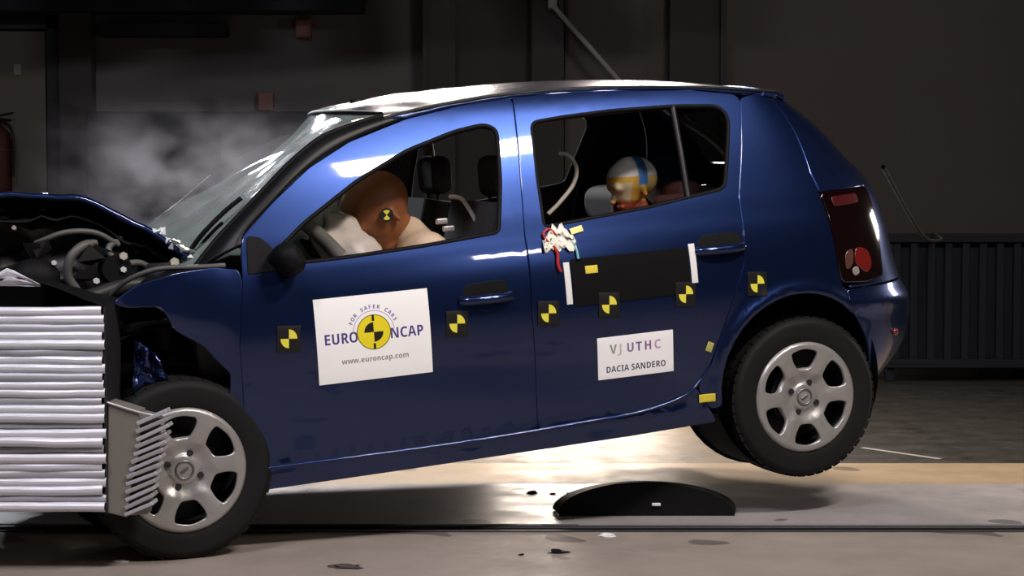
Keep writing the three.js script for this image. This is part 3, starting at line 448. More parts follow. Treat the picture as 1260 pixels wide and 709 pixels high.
// ---- wheels
function wheel(x, y, z, sd, steer, spin, parent) {
  const g = new THREE.Group(); g.name = numbered('wheel'); parent.add(g); g.position.set(x, y, z); g.rotation.y = steer + (sd < 0 ? Math.PI : 0);
  const pr = [[0.2, -0.085], [0.235, -0.092], [0.275, -0.094], [0.297, -0.085], [0.307, -0.07], [0.3105, -0.04], [0.311, 0], [0.3105, 0.04], [0.307, 0.07], [0.297, 0.085], [0.288, 0.0905], [0.286, 0.0925], [0.275, 0.094], [0.24, 0.093], [0.236, 0.0905], [0.232, 0.0915], [0.216, 0.088], [0.208, 0.082], [0.2, 0.07]].map((p) => new THREE.Vector2(...p));
  const tg = new THREE.LatheGeometry(pr, 72).rotateX(Math.PI / 2);
  const ty = part('tyre', tg, M.rubber, g);
  const blocks = []; for (let k = 0; k < 48; k++) for (const [zz, w] of [[-0.062, 0.03], [-0.02, 0.034], [0.02, 0.034], [0.062, 0.03]]) { const b = new THREE.BoxGeometry(0.03, 0.008, w); b.translate(0, 0.3085 - Math.abs(zz) * 0.04, zz); b.rotateZ(k * Math.PI / 24 + zz * 0.6); blocks.push(b); }
  const tr = part('tread', blocks, M.rubber, ty); tr.userData.kind = 'stuff';
  const holes = []; for (let k = 0; k < 6; k++) { const a0 = k * Math.PI / 3, at = (r, a) => [r * Math.cos(a0 + a), r * Math.sin(a0 + a)]; const h = rounded([[...at(0.105, -0.26), 0.014], [...at(0.1, 0), 0.02], [...at(0.105, 0.26), 0.014], [...at(0.15, 0.37), 0.02], [...at(0.186, 0.34), 0.016], [...at(0.193, 0), 0.03], [...at(0.186, -0.34), 0.016], [...at(0.15, -0.37), 0.02]], 0.015); holes.push(h); }
  const circ = []; for (let k = 0; k < 64; k++) circ.push([0.213 * Math.cos(k * Math.PI / 32), 0.213 * Math.sin(k * Math.PI / 32)]);
  const dome = (a, b) => { const r = Math.hypot(a, b), ph = Math.atan2(b, a) * 6; const spoke = 0.5 - 0.5 * Math.cos(ph); const k = Math.max(0, Math.min(1, (r - 0.05) / 0.05)) * Math.max(0, Math.min(1, (0.2 - r) / 0.03)); return V3(a, b, smoothAt([[0, 0.078], [0.045, 0.078], [0.06, 0.07], [0.1, 0.083], [0.15, 0.09], [0.185, 0.096], [0.2, 0.098], [0.208, 0.094], [0.214, 0.086]], r) + 0.008 * k * spoke * spoke); };
  const wc = part('wheel_cover', skin(circ, holes, dome, { step: 0.011, flange: 0.028, lip: 0.004 }), M.silver, g); wc.rotation.z = spin;
  part('hub_emblem', [new THREE.TorusGeometry(0.03, 0.004, 6, 24).translate(0, 0, 0.08), box(0.03, 0.009, 0.006, 0, 0, 0.081, 0.002)], M.steel, wc);
  const bolts = []; for (let k = 0; k < 4; k++) bolts.push(new THREE.CylinderGeometry(0.011, 0.012, 0.012, 6).rotateX(Math.PI / 2).translate(0.06 * Math.cos(k * Math.PI / 2 + 0.6), 0.06 * Math.sin(k * Math.PI / 2 + 0.6), 0.074)); 
  bolts.forEach((b) => part('wheel_bolt', b, M.darkSteel, wc));
  part('rim', [new THREE.CylinderGeometry(0.2, 0.19, 0.15, 48, 1, true).rotateX(Math.PI / 2).translate(0, 0, 0), new THREE.CylinderGeometry(0.12, 0.12, 0.03, 40).rotateX(Math.PI / 2).translate(0, 0, 0.02), new THREE.CircleGeometry(0.2, 40).translate(0, 0, -0.06), new THREE.CylinderGeometry(0.05, 0.07, 0.05, 24).rotateX(Math.PI / 2).translate(0, 0, 0.045)], M.darkSteel, g);
  return g;
}
wheel(2.402, 0.262, 0.728, 1, 0, Math.PI / 6 - 0.02, car); wheel(2.402, 0.33, -0.728, -1, 0, 0.3, car);
wheel(-0.012, 0.305, 0.765, 1, 0.06, Math.PI / 6 + 0.02, car); wheel(0.03, 0.31, -0.74, -1, 0, 0.1, car);
part('axle_beam', [rod([2.4, 0.262, -0.65], [2.4, 0.262, 0.65], 0.03), rod([2.4, 0.262, 0.55], [2.0, 0.3, 0.5], 0.03), rod([2.4, 0.262, -0.55], [2.0, 0.3, -0.5], 0.03), rod([-0.02, 0.3, -0.65], [-0.02, 0.3, 0.66], 0.025)], M.darkSteel, car);
// ---- crushed front end
const fenderMap = (a, b) => { const p = P(a, b); const k = Math.max(0, 0.22 - a) * 1.0; p.z += k * 0.08 * noise(a * 6, b * 5, 3) - k * 0.05 + k * 0.9 * (b - 0.82); p.x += k * 0.05 * noise(a * 8, b * 12, 9); return p; };
const fender = part('fender', skin(rounded([[-0.105, 0.945], [0.02, 0.968], [0.15, 0.975], [0.235, 0.96], [0.243, 0.925], [0.211, 0.721], [0.209, 0.44], [0.238, 0.275], [0.222, 0.33], [0.206, 0.413], [0.172, 0.53], [0.178, 0.614], [0.09, 0.721], [0.0, 0.786], [-0.047, 0.868], [-0.15, 0.876], [-0.192, 0.893]], 0.012), [], fenderMap, { step: 0.022 }), M.paint, car, 'torn and creased near front wing');
part('fender_flap', sheet(12, 12, (i, j) => { const a = [-0.13 + 0.06 * i, 0.76 - 0.05 * i], b = [-0.16 + 0.15 * i, 0.56]; const u = a[0] + (b[0] - a[0]) * j, v = a[1] + (b[1] - a[1]) * j; return [u, v, 0.83 + 0.05 * noise(i * 4, j * 4, 1) - 0.03 * j]; }, 0.004), M.paint, car, 'bent blue scrap of the wing above the wheel');
part('fender_edge', tube([[-0.15, 0.88], [-0.06, 0.872], [-0.02, 0.84], [0.0, 0.79]].map((p) => [p[0], p[1], 0.84]), 0.006), M.steel, fender);
const hoodEdge = [[0.10, 1.0], [-0.026, 1.105], [-0.105, 1.154], [-0.237, 1.226], [-0.37, 1.245], [-0.504, 1.256], [-0.7, 1.23], [-0.85, 1.12], [-0.9, 0.98]];
const cHood = poly(hoodEdge);
part('bonnet', sheet(60, 50, (i, j) => { const q = 1 - 2 * j, p = cHood.getPoint(i), bow = (1 - q * q), k = Math.min(1, i * 4);
  const c = k * (0.035 * noise(i * 5, q * 3, 2) + 0.018 * noise(i * 13, q * 9, 5) + 0.02 * Math.abs(noise(i * 8, q * 5, 7))) * (0.35 + 0.65 * bow);
  return [p.x - 0.05 * bow - c * 0.4, p.y - 0.02 * bow + c - 0.03 * (1 - q) * i, q * 0.64]; }, 0.02), M.paint, car, 'bonnet buckled into a ridge');
part('bonnet_lining', sheet(40, 20, (i, j) => { const q = 1 - 2 * j, p = cHood.getPoint(0.06 + i * 0.9); return [p.x + 0.01, p.y - 0.06 - 0.05 * Math.abs(noise(i * 9, q * 6, 3)), q * 0.6]; }, 0.01), M.black, car);
// the engine bay behind the torn wing
part('inner_wing', sheet(40, 26, (i, j) => { const u = 0.16 - i * 0.85, top = lerpAt([[-0.7, 1.16], [-0.5, 1.2], [-0.24, 1.17], [0.0, 1.04], [0.16, 0.96]], u), v = top + (0.42 - top) * j; return [u, v, 0.5 + 0.06 * noise(i * 7, j * 6, 2) + 0.035 * Math.abs(noise(i * 15, j * 13, 4)) ]; }, 0.01), M.engine, car, 'dark crumpled inner wing');
part('crash_rail', [tube([[0.1, 0.9, 0.6], [-0.1, 0.93, 0.63], [-0.3, 0.9, 0.66], [-0.5, 0.94, 0.62], [-0.7, 0.9, 0.6]], 0.03, 40, 6), tube([[0.12, 0.62, 0.58], [-0.1, 0.66, 0.62], [-0.3, 0.6, 0.6], [-0.6, 0.62, 0.55]], 0.045, 40, 6)], M.engine, car);
part('engine_block', [box(0.5, 0.4, 0.6, -0.35, 0.72, 0.1, 0.05), box(0.4, 0.14, 0.5, -0.35, 1.0, 0.1, 0.03), new THREE.CylinderGeometry(0.09, 0.09, 0.12, 24).rotateX(Math.PI / 2).translate(-0.25, 0.7, 0.47)], M.engine, car);
part('suspension_strut', [rod([-0.01, 0.4, 0.62], [0.02, 0.95, 0.54], 0.045), new THREE.CylinderGeometry(0.085, 0.09, 0.05, 24).translate(0.02, 0.97, 0.54)], M.darkSteel, car);
part('hose', tube([[-0.2, 1.085, 0.6], [-0.255, 1.075, 0.63], [-0.295, 1.04, 0.64], [-0.305, 0.98, 0.63], [-0.28, 0.93, 0.62]], 0.017, 40), M.hose, car, 'curved grey hose in the engine bay');
part('hose', tube([[-0.11, 1.09, 0.58], [-0.16, 1.06, 0.62], [-0.13, 1.01, 0.63], [-0.05, 1.0, 0.6], [0.0, 0.96, 0.58]], 0.012, 40), M.hose, car, 'thin hose in the engine bay'); part('hose', tube([[-0.4, 1.1, 0.6], [-0.3, 1.13, 0.63], [-0.2, 1.12, 0.62], [-0.12, 1.07, 0.6]], 0.01, 40), M.hose, car, 'thin hose in the engine bay');
part('hose', tube([[-0.18, 0.9, 0.66], [-0.12, 0.955, 0.72], [-0.03, 0.985, 0.76], [0.1, 0.982, 0.79], [0.2, 0.978, 0.8]], 0.009, 40), M.hose, car, 'bent grey wing rail');
part('headlamp_housing', new THREE.SphereGeometry(0.09, 20, 14).scale(1, 0.8, 0.7).translate(-0.42, 0.98, 0.62), M.black, car); part('fluid_cap', [new THREE.CylinderGeometry(0.05, 0.06, 0.05, 20).rotateX(Math.PI / 2).translate(-0.14, 0.99, 0.62)], M.black, car);
[[-0.116, 1.03, 0.022], [-0.215, 0.955, 0.017], [-0.195, 0.915, 0.022], [-0.35, 1.03, 0.014], [-0.47, 1.16, 0.012], [-0.12, 0.985, 0.016], [0.05, 0.995, 0.024]].forEach(([u, v, r], k) => part('bolt_head', new THREE.CylinderGeometry(r * 0.7, r * 0.8, r, 6).rotateX(Math.PI / 2 - 0.4).translate(u, v, k === 6 ? 0.68 : 0.645), k % 2 ? M.steel : M.alu, car));
for (let k = 0; k < 14; k++) { const u = -0.55 + rnd() * 0.6, v = 0.86 + rnd() * 0.24, s = 0.02 + rnd() * 0.045; part('plastic_shard', new THREE.TetrahedronGeometry(s).scale(1, 0.6 + rnd(), 0.4).rotateZ(rnd() * 6).rotateX(rnd()).translate(u, v, 0.6 + rnd() * 0.04), k % 4 ? M.engine : M.hose, car); }
part('front_bumper', sheet(16, 30, (i, j) => { const a = i * 2.6, q = 1 - 2 * j; return [-0.75 + 0.1 * Math.cos(a) + 0.06 * noise(i * 4, j * 9, 2), 0.55 + 0.16 * Math.sin(a) * 1.3 - 0.1 * i, q * 0.62]; }, 0.01), M.black, car);

for (let k = 0; k < 16; k++) { const f = rnd(), g = new THREE.TetrahedronGeometry(0.012 + rnd() * 0.016).scale(1.3, 0.6, 1).rotateZ(rnd() * 6).rotateY(rnd() * 6); part('glass_crumb', g.translate(-0.02 + f * 0.13 + rnd() * 0.03, 1.115 - f * 0.11 + rnd() * 0.012, 0.6 + rnd() * 0.06), M.crumb, car); }
// ---- cabin
part('dashboard', (() => { const sh = new THREE.Shape([[0.12, 0.6], [0.12, 0.95], [0.25, 0.985], [0.42, 0.965], [0.5, 0.9], [0.46, 0.78], [0.4, 0.6]].map((p) => new THREE.Vector2(...p))); return new THREE.ExtrudeGeometry(sh, { depth: 1.36, bevelEnabled: true, bevelSize: 0.02, bevelThickness: 0.02, bevelSegments: 3 }).translate(0, 0, -0.68); })(), M.greyTrim, car);
{ const sw = part('steering_wheel', new THREE.TorusGeometry(0.18, 0.016, 10, 40).rotateY(Math.PI / 2).rotateZ(0.45).translate(0.62, 0.9, 0.37), M.black, car); part('hub', [rod([0.45, 0.83, 0.37], [0.62, 0.9, 0.37], 0.05), rod([0.62, 0.9, 0.21], [0.62, 0.9, 0.53], 0.018)], M.black, sw); }
const puffy = (sx, sy, sz, x, y, z, rot, k, sd) => { const g = new THREE.SphereGeometry(1, 40, 28), p = g.attributes.position; for (let i = 0; i < p.count; i++) { const a = V3(p.getX(i), p.getY(i), p.getZ(i)), d = 1 + k * noise(a.x * 2.2 + sd, a.y * 2.2, a.z * 2.2) + k * 0.6 * Math.abs(noise(a.x * 5, a.y * 5 + sd, a.z * 5)); p.setXYZ(i, a.x * sx * d, a.y * sy * d, a.z * sz * d); } g.computeVertexNormals(); return g.rotateZ(rot).translate(x, y, z); };
part('airbag', puffy(0.13, 0.2, 0.27, 0.73, 0.93, 0.36, 0.5, 0.22, 3), M.airbag, car, 'inflated pale airbag on the steering wheel');
part('curtain_airbag', puffy(0.1, 0.16, 0.1, 0.61, 1.08, 0.4, -0.3, 0.3, 8), M.airbagGrey, car, 'slack grey green airbag by the near window');
part('pillar_lining', [tube([[0.44, 1.2, 0.62], [0.5, 1.13, 0.63], [0.6, 1.02, 0.64], [0.65, 0.96, 0.65]], 0.028, 20, 8)], M.greyTrim, car);
function seat(x, z, name) {
  const sb = part(name, [(() => { const s = new THREE.Shape([[0, 0], [0.5, 0.06], [0.52, 0.16], [0.1, 0.16]].map((p) => new THREE.Vector2(p[0] - 0.5, p[1]))); return new THREE.ExtrudeGeometry(s, { depth: 0.4, bevelEnabled: true, bevelSize: 0.04, bevelThickness: 0.04, bevelSegments: 4 }).translate(x, 0.36, z - 0.2); })(),
    (() => { const s = new THREE.Shape([[0, 0], [0.12, -0.02], [0.26, 0.3], [0.3, 0.56], [0.2, 0.58], [0.12, 0.3]].map((p) => new THREE.Vector2(p[0], p[1]))); return new THREE.ExtrudeGeometry(s, { depth: 0.4, bevelEnabled: true, bevelSize: 0.04, bevelThickness: 0.04, bevelSegments: 4 }).translate(x - 0.02, 0.48, z - 0.2); })()], M.seat, car);
  part('headrest', [box(0.09, 0.16, 0.24, x + 0.27, 1.19, z, 0.04), rod([x + 0.25, 1.05, z - 0.06], [x + 0.26, 1.13, z - 0.06], 0.006), rod([x + 0.25, 1.05, z + 0.06], [x + 0.26, 1.13, z + 0.06], 0.006)], M.seat, sb);
}
seat(1.1, 0.37, 'front_seat'); seat(1.1, -0.37, 'front_seat');
part('rear_seat', [box(0.5, 0.18, 1.2, 1.95, 0.5, 0, 0.06), box(0.16, 0.6, 1.2, 2.2, 0.78, 0, 0.06).clone()], M.seat, car);
part('child_seat', [box(0.34, 0.14, 0.4, 1.95, 0.66, 0.33, 0.05), box(0.12, 0.5, 0.4, 2.13, 0.86, 0.33, 0.05), box(0.2, 0.3, 0.06, 2.05, 0.92, 0.53, 0.025), box(0.2, 0.3, 0.06, 2.05, 0.92, 0.13, 0.025)], std(lin(0.06, 0.012, 0.01), 0.8), car, 'dark red child seat');
part('seat_belt', tube([[1.42, 1.36, -0.58], [1.42, 1.2, -0.56], [1.38, 1.0, -0.45], [1.3, 0.8, -0.3]], 0.024, 24, 6), M.greyTrim, car);
for (const [o] of [[frontWindow], [rearWindow]]) part('window_seal', mirrored(loopTube(o, 0.016, -0.012)), M.black, car);
part('door_lining', [skin(frontOutline, [frontWindow], off(-0.024), { flange: 0 }), mirrored(skin(frontOutline, [frontWindow], off(-0.024), { flange: 0 })), skin(rearOutline, [rearWindow], off(-0.024), { flange: 0 }), mirrored(skin(rearOutline, [rearWindow], off(-0.024), { flange: 0 }))], M.seat, car);
part('headlining', sheet(30, 20, (i, j) => { const p = roofPoint(0.02 + i * 0.94, (1 - 2 * j) * 0.93); return [p.x, p.y - 0.05, p.z]; }, 0.01), M.seat, car);
part('pale_tube', tube([[1.155, 1.13, 0.42], [1.19, 1.12, 0.45], [1.22, 1.07, 0.46], [1.255, 0.99, 0.47]], 0.0085, 30), M.cable, car, 'pale cable behind the driver');
part('pale_tube', tube([[1.62, 1.258, 0.4], [1.648, 1.25, 0.42], [1.675, 1.2, 0.43], [1.665, 1.14, 0.42], [1.6, 1.07, 0.42], [1.55, 1.03, 0.42]], 0.0085, 30), M.cable, car, 'pale bent tube behind the front seat');  // pale bent tube seen through the rear window opening
for (const [u, v] of [[1.09, 1.045], [1.115, 1.015]]) part('buckle', box(0.045, 0.022, 0.02, u, v, 0.5, 0.006).rotateZ(0), M.aluLight, car);

// ---------------------------------------------------------------- dummies
const smin = (a, b, k) => { const h = Math.max(k - Math.abs(a - b), 0) / k; return Math.min(a, b) - h * h * k * 0.25; };
function field(bones, lo, hi, cell, k = 0.03) {                       // bones: [x0,y0,z0,r0, x1,y1,z1,r1] tapered capsules, or [x,y,z,'e',rx,ry,rz] ellipsoids
  const size = Math.max(hi[0] - lo[0], hi[1] - lo[1], hi[2] - lo[2]), res = Math.ceil(size / cell) + 4;
  const mc = new MarchingCubes(res, M.black, false, false, 400000), half = res / 2, c = [0, 1, 2].map((i) => (lo[i] + hi[i]) / 2), sc = (res * cell) / 2;
  let n = 0;
  for (let z = 0; z < res; z++) for (let y = 0; y < res; y++) for (let x = 0; x < res; x++) {
    const px = c[0] + (x - half) / half * sc, py = c[1] + (y - half) / half * sc, pz = c[2] + (z - half) / half * sc; let d = 1;
    for (const b of bones) {
      let e;
      if (b[3] === 'e') { const qx = (px - b[0]) / b[4], qy = (py - b[1]) / b[5], qz = (pz - b[2]) / b[6], l = Math.hypot(qx, qy, qz); e = (l - 1) * Math.min(b[4], b[5], b[6]); }
      else { const dx = b[4] - b[0], dy = b[5] - b[1], dz = b[6] - b[2], L = dx * dx + dy * dy + dz * dz || 1e-9, t = Math.max(0, Math.min(1, ((px - b[0]) * dx + (py - b[1]) * dy + (pz - b[2]) * dz) / L)); e = Math.hypot(px - b[0] - dx * t, py - b[1] - dy * t, pz - b[2] - dz * t) - (b[3] + (b[7] - b[3]) * t); }
      d = smin(d, e, b[8] ?? k);
    }
    mc.field[n++] = -d;
  }
  mc.isolation = 0; mc.update();
  const cnt = mc.count ?? mc.geometry.drawRange.count, pos = new Float32Array(cnt * 3), nor = new Float32Array(cnt * 3);
  for (let i = 0; i < cnt; i++) for (let a = 0; a < 3; a++) { pos[i * 3 + a] = mc.positionArray[i * 3 + a] * sc + c[a]; nor[i * 3 + a] = mc.normalArray[i * 3 + a]; }
  const g = new THREE.BufferGeometry(); g.setAttribute('position', new THREE.BufferAttribute(pos, 3)); g.setAttribute('normal', new THREE.BufferAttribute(nor, 3)); return g;
}
function inCar(o) { o.position.copy(car.position); o.quaternion.copy(car.quaternion); return o; }
function headBones(x, y, z, s, tilt) { // a head leaning forwards by tilt, face towards -x
  const R = (a, b) => [x + s * (a * Math.cos(tilt) - b * Math.sin(tilt)), y + s * (a * Math.sin(tilt) + b * Math.cos(tilt))], C = (a, b, za, r, a2, b2, zb, r2, k) => { const p = R(a, b), q = R(a2, b2); return [p[0], p[1], z + s * za, s * r, q[0], q[1], z + s * zb, s * r2, k * s]; };
  return [C(0.02, 0.03, 0, 0.085, 0.035, 0.03, 0, 0.085, 0.04), C(-0.025, 0.045, 0, 0.078, 0.0, 0.05, 0, 0.08, 0.04), C(-0.04, -0.04, 0, 0.05, -0.055, -0.08, 0, 0.032, 0.04), C(-0.092, 0.0, 0, 0.012, -0.112, -0.025, 0, 0.013, 0.012), C(-0.085, -0.058, -0.02, 0.008, -0.085, -0.058, 0.02, 0.008, 0.01), C(0.01, 0.0, 0.078, 0.012, 0.012, -0.035, 0.08, 0.008, 0.008), C(0.01, 0.0, -0.078, 0.012, 0.012, -0.035, -0.08, 0.008, 0.008), C(-0.08, 0.03, -0.045, 0.014, -0.085, 0.03, 0.045, 0.014, 0.02)];
}
function handBones(x, y, z, sd, dir = -1) {                           // relaxed curled hand reaching forwards (-x)
  const out = [[x, y, z, 0.026, x + dir * 0.07, y - 0.01, z, 0.03, 0.02]];
  [-0.03, -0.01, 0.01, 0.03].forEach((o, i) => { const L = [0.06, 0.075, 0.072, 0.055][i], a = [x + dir * 0.085, y - 0.012, z + o]; const b = [a[0] + dir * L * 0.5, a[1] - 0.008, a[2] + o * 0.15], c = [b[0] + dir * L * 0.25, b[1] - 0.028, b[2]]; out.push([...a, 0.0095, ...b, 0.0088, 0.006], [...b, 0.0088, ...c, 0.0075, 0.004]); });
  out.push([x + dir * 0.02, y, z + sd * 0.025, 0.011, x + dir * 0.06, y - 0.005, z + sd * 0.062, 0.0095, 0.01], [x + dir * 0.06, y - 0.005, z + sd * 0.062, 0.0095, x + dir * 0.09, y - 0.02, z + sd * 0.06, 0.008, 0.004]);
  return out;
}
{
  const z = 0.37, d = inCar(thing('crash_test_dummy', 'brown faced adult crash test dummy bowed into the airbag behind the front window', 'dummy'));
  const body = [[1.06, 0.62, z, 0.13, 1.04, 0.78, z, 0.125], [1.04, 0.78, z - 0.06, 0.12, 1.03, 0.9, z - 0.08, 0.1], [1.04, 0.78, z + 0.06, 0.12, 1.03, 0.9, z + 0.08, 0.1], [1.02, 0.93, z - 0.17, 0.055, 1.02, 0.93, z + 0.17, 0.055], [1.01, 0.95, z, 0.06, 0.965, 1.03, z, 0.056]];
  for (const s of [-1, 1]) { const w = z + s * 0.2; body.push([1.02, 0.92, w, 0.055, 0.88, 0.72, w + s * 0.03, 0.042], [0.88, 0.72, w + s * 0.03, 0.042, 0.7, 0.83, w - s * 0.04, 0.03], [1.06, 0.6, z + s * 0.09, 0.1, 0.66, 0.66, z + s * 0.13, 0.065], [0.66, 0.66, z + s * 0.13, 0.065, 0.42, 0.36, z + s * 0.12, 0.045], [0.42, 0.36, z + s * 0.12, 0.042, 0.3, 0.38, z + s * 0.12, 0.035]); }
  const skinMat = std(lin(0.42, 0.155, 0.06), 0.55, 0, { map: (() => { const t = noiseTexture(128, (x, y) => { const v = 0.75 + 0.4 * tiled(x, y, 4, 2); return [v, v * 0.97, v * 0.95]; }); return t; })() });
  part('body', join([field(body, [0.2, 0.25, 0.05], [1.25, 1.1, 0.7], 0.013), field(headBones(0.895, 1.088, z, 1.2, 0.75).concat([[0.965, 1.03, z, 0.056, 0.93, 1.06, z, 0.06, 0.04]]), [0.68, 0.92, 0.2], [1.1, 1.26, 0.54], 0.005), field(handBones(0.72, 0.83, z + 0.16, -1), [0.5, 0.74, z + 0.04], [0.76, 0.88, z + 0.26], 0.004), field(handBones(0.72, 0.83, z - 0.16, 1), [0.5, 0.74, z - 0.26], [0.76, 0.88, z - 0.04], 0.004)]), skinMat, d);
  part('shirt', field([[1.06, 0.62, z, 0.14, 1.04, 0.78, z, 0.135], [1.04, 0.78, z - 0.06, 0.13, 1.03, 0.9, z - 0.08, 0.11], [1.04, 0.78, z + 0.06, 0.13, 1.03, 0.9, z + 0.08, 0.112], [1.02, 0.93, z - 0.17, 0.066, 1.02, 0.935, z + 0.17, 0.07], [1.03, 0.96, z, 0.07, 1.0, 1.0, z, 0.068], [1.02, 0.92, z + 0.2, 0.066, 0.95, 0.82, z + 0.215, 0.06], [1.02, 0.92, z - 0.2, 0.066, 0.95, 0.82, z - 0.215, 0.06]], [0.85, 0.45, 0.05], [1.25, 1.1, 0.69], 0.011), std(lin(0.62, 0.46, 0.33), 0.85), d);
  const mk = part('target_marker', new THREE.CircleGeometry(0.026, 24), M.mark, d); mk.position.set(0.885, 1.085, z + 0.112); mk.rotation.z = 0.75;
}
{
  const z = 0.33, x = 1.955, y = 1.1, d = inCar(thing('child_crash_dummy', 'child crash test dummy with yellow and blue painted head behind the rear window', 'dummy'));
  const body = [[2.02, 0.76, z, 0.085, 2.0, 0.9, z, 0.085], [2.0, 0.95, z - 0.09, 0.045, 2.0, 0.95, z + 0.09, 0.045], [1.99, 0.97, z, 0.042, 1.965, 1.04, z, 0.04]];
  for (const s of [-1, 1]) body.push([2.0, 0.94, z + s * 0.12, 0.04, 1.9, 0.82, z + s * 0.13, 0.03], [1.9, 0.82, z + s * 0.13, 0.03, 1.78, 0.86, z + s * 0.08, 0.022], [2.02, 0.76, z + s * 0.06, 0.06, 1.8, 0.78, z + s * 0.08, 0.045], [1.8, 0.78, z + s * 0.08, 0.045, 1.7, 0.58, z + s * 0.08, 0.032], [1.7, 0.58, z + s * 0.08, 0.032, 1.62, 0.57, z + s * 0.08, 0.026]);
  const g = join([field(body, [1.55, 0.5, 0.1], [2.2, 1.08, 0.56], 0.011), field(headBones(x, y, z, 0.92, 0.3), [1.8, 0.98, 0.2], [2.1, 1.24, 0.46], 0.0045)]);
  for (const s of [-1, 1]) { const h = field(handBones(1.8, 0.86, z + s * 0.08, -s), [1.62, 0.79, z + s * 0.08 - 0.1], [1.84, 0.9, z + s * 0.08 + 0.1], 0.005); g.userData['h' + s] = h; }
  const G = join([g, g.userData['h-1'], g.userData.h1]); G.userData = {};
  const p = G.attributes.position, col = new Float32Array(p.count * 3);
  for (let i = 0; i < p.count; i++) { // painted patches on the head, plain skin below
    const a = (p.getX(i) - x) / 0.09, b = (p.getY(i) - y) / 0.1; let c = [0.32, 0.06, 0.03];
    if (p.getY(i) > 1.03) { c = [0.85, 0.5, 0.08]; if (b > 0.45) c = [0.9, 0.9, 0.92]; if (b > 0.1 && Math.abs(a - 0.12) < 0.22) c = [0.1, 0.3, 0.75]; if (a < -0.4 && b < 0.25 && b > -0.5) c = [0.8, 0.68, 0.42]; if (b < -0.55) c = [0.55, 0.14, 0.07]; if (a > 0.35 && b > -0.2 && b < 0.3) c = [0.62, 0.48, 0.16]; }
    col.set(c, i * 3);
  }
  G.setAttribute('color', new THREE.BufferAttribute(col, 3));
  part('body', G, std(0xffffff, 0.5, 0, { vertexColors: true }), d);
  part('jacket', field([[2.02, 0.76, z, 0.095, 2.0, 0.9, z, 0.095], [2.0, 0.95, z - 0.1, 0.055, 2.0, 0.955, z + 0.1, 0.057], [2.0, 0.94, z + 0.12, 0.05, 1.93, 0.85, z + 0.13, 0.042], [2.0, 0.94, z - 0.12, 0.05, 1.93, 0.85, z - 0.13, 0.042]], [1.8, 0.62, 0.1], [2.2, 1.06, 0.56], 0.01), std(lin(0.2, 0.035, 0.03), 0.85), d);
}
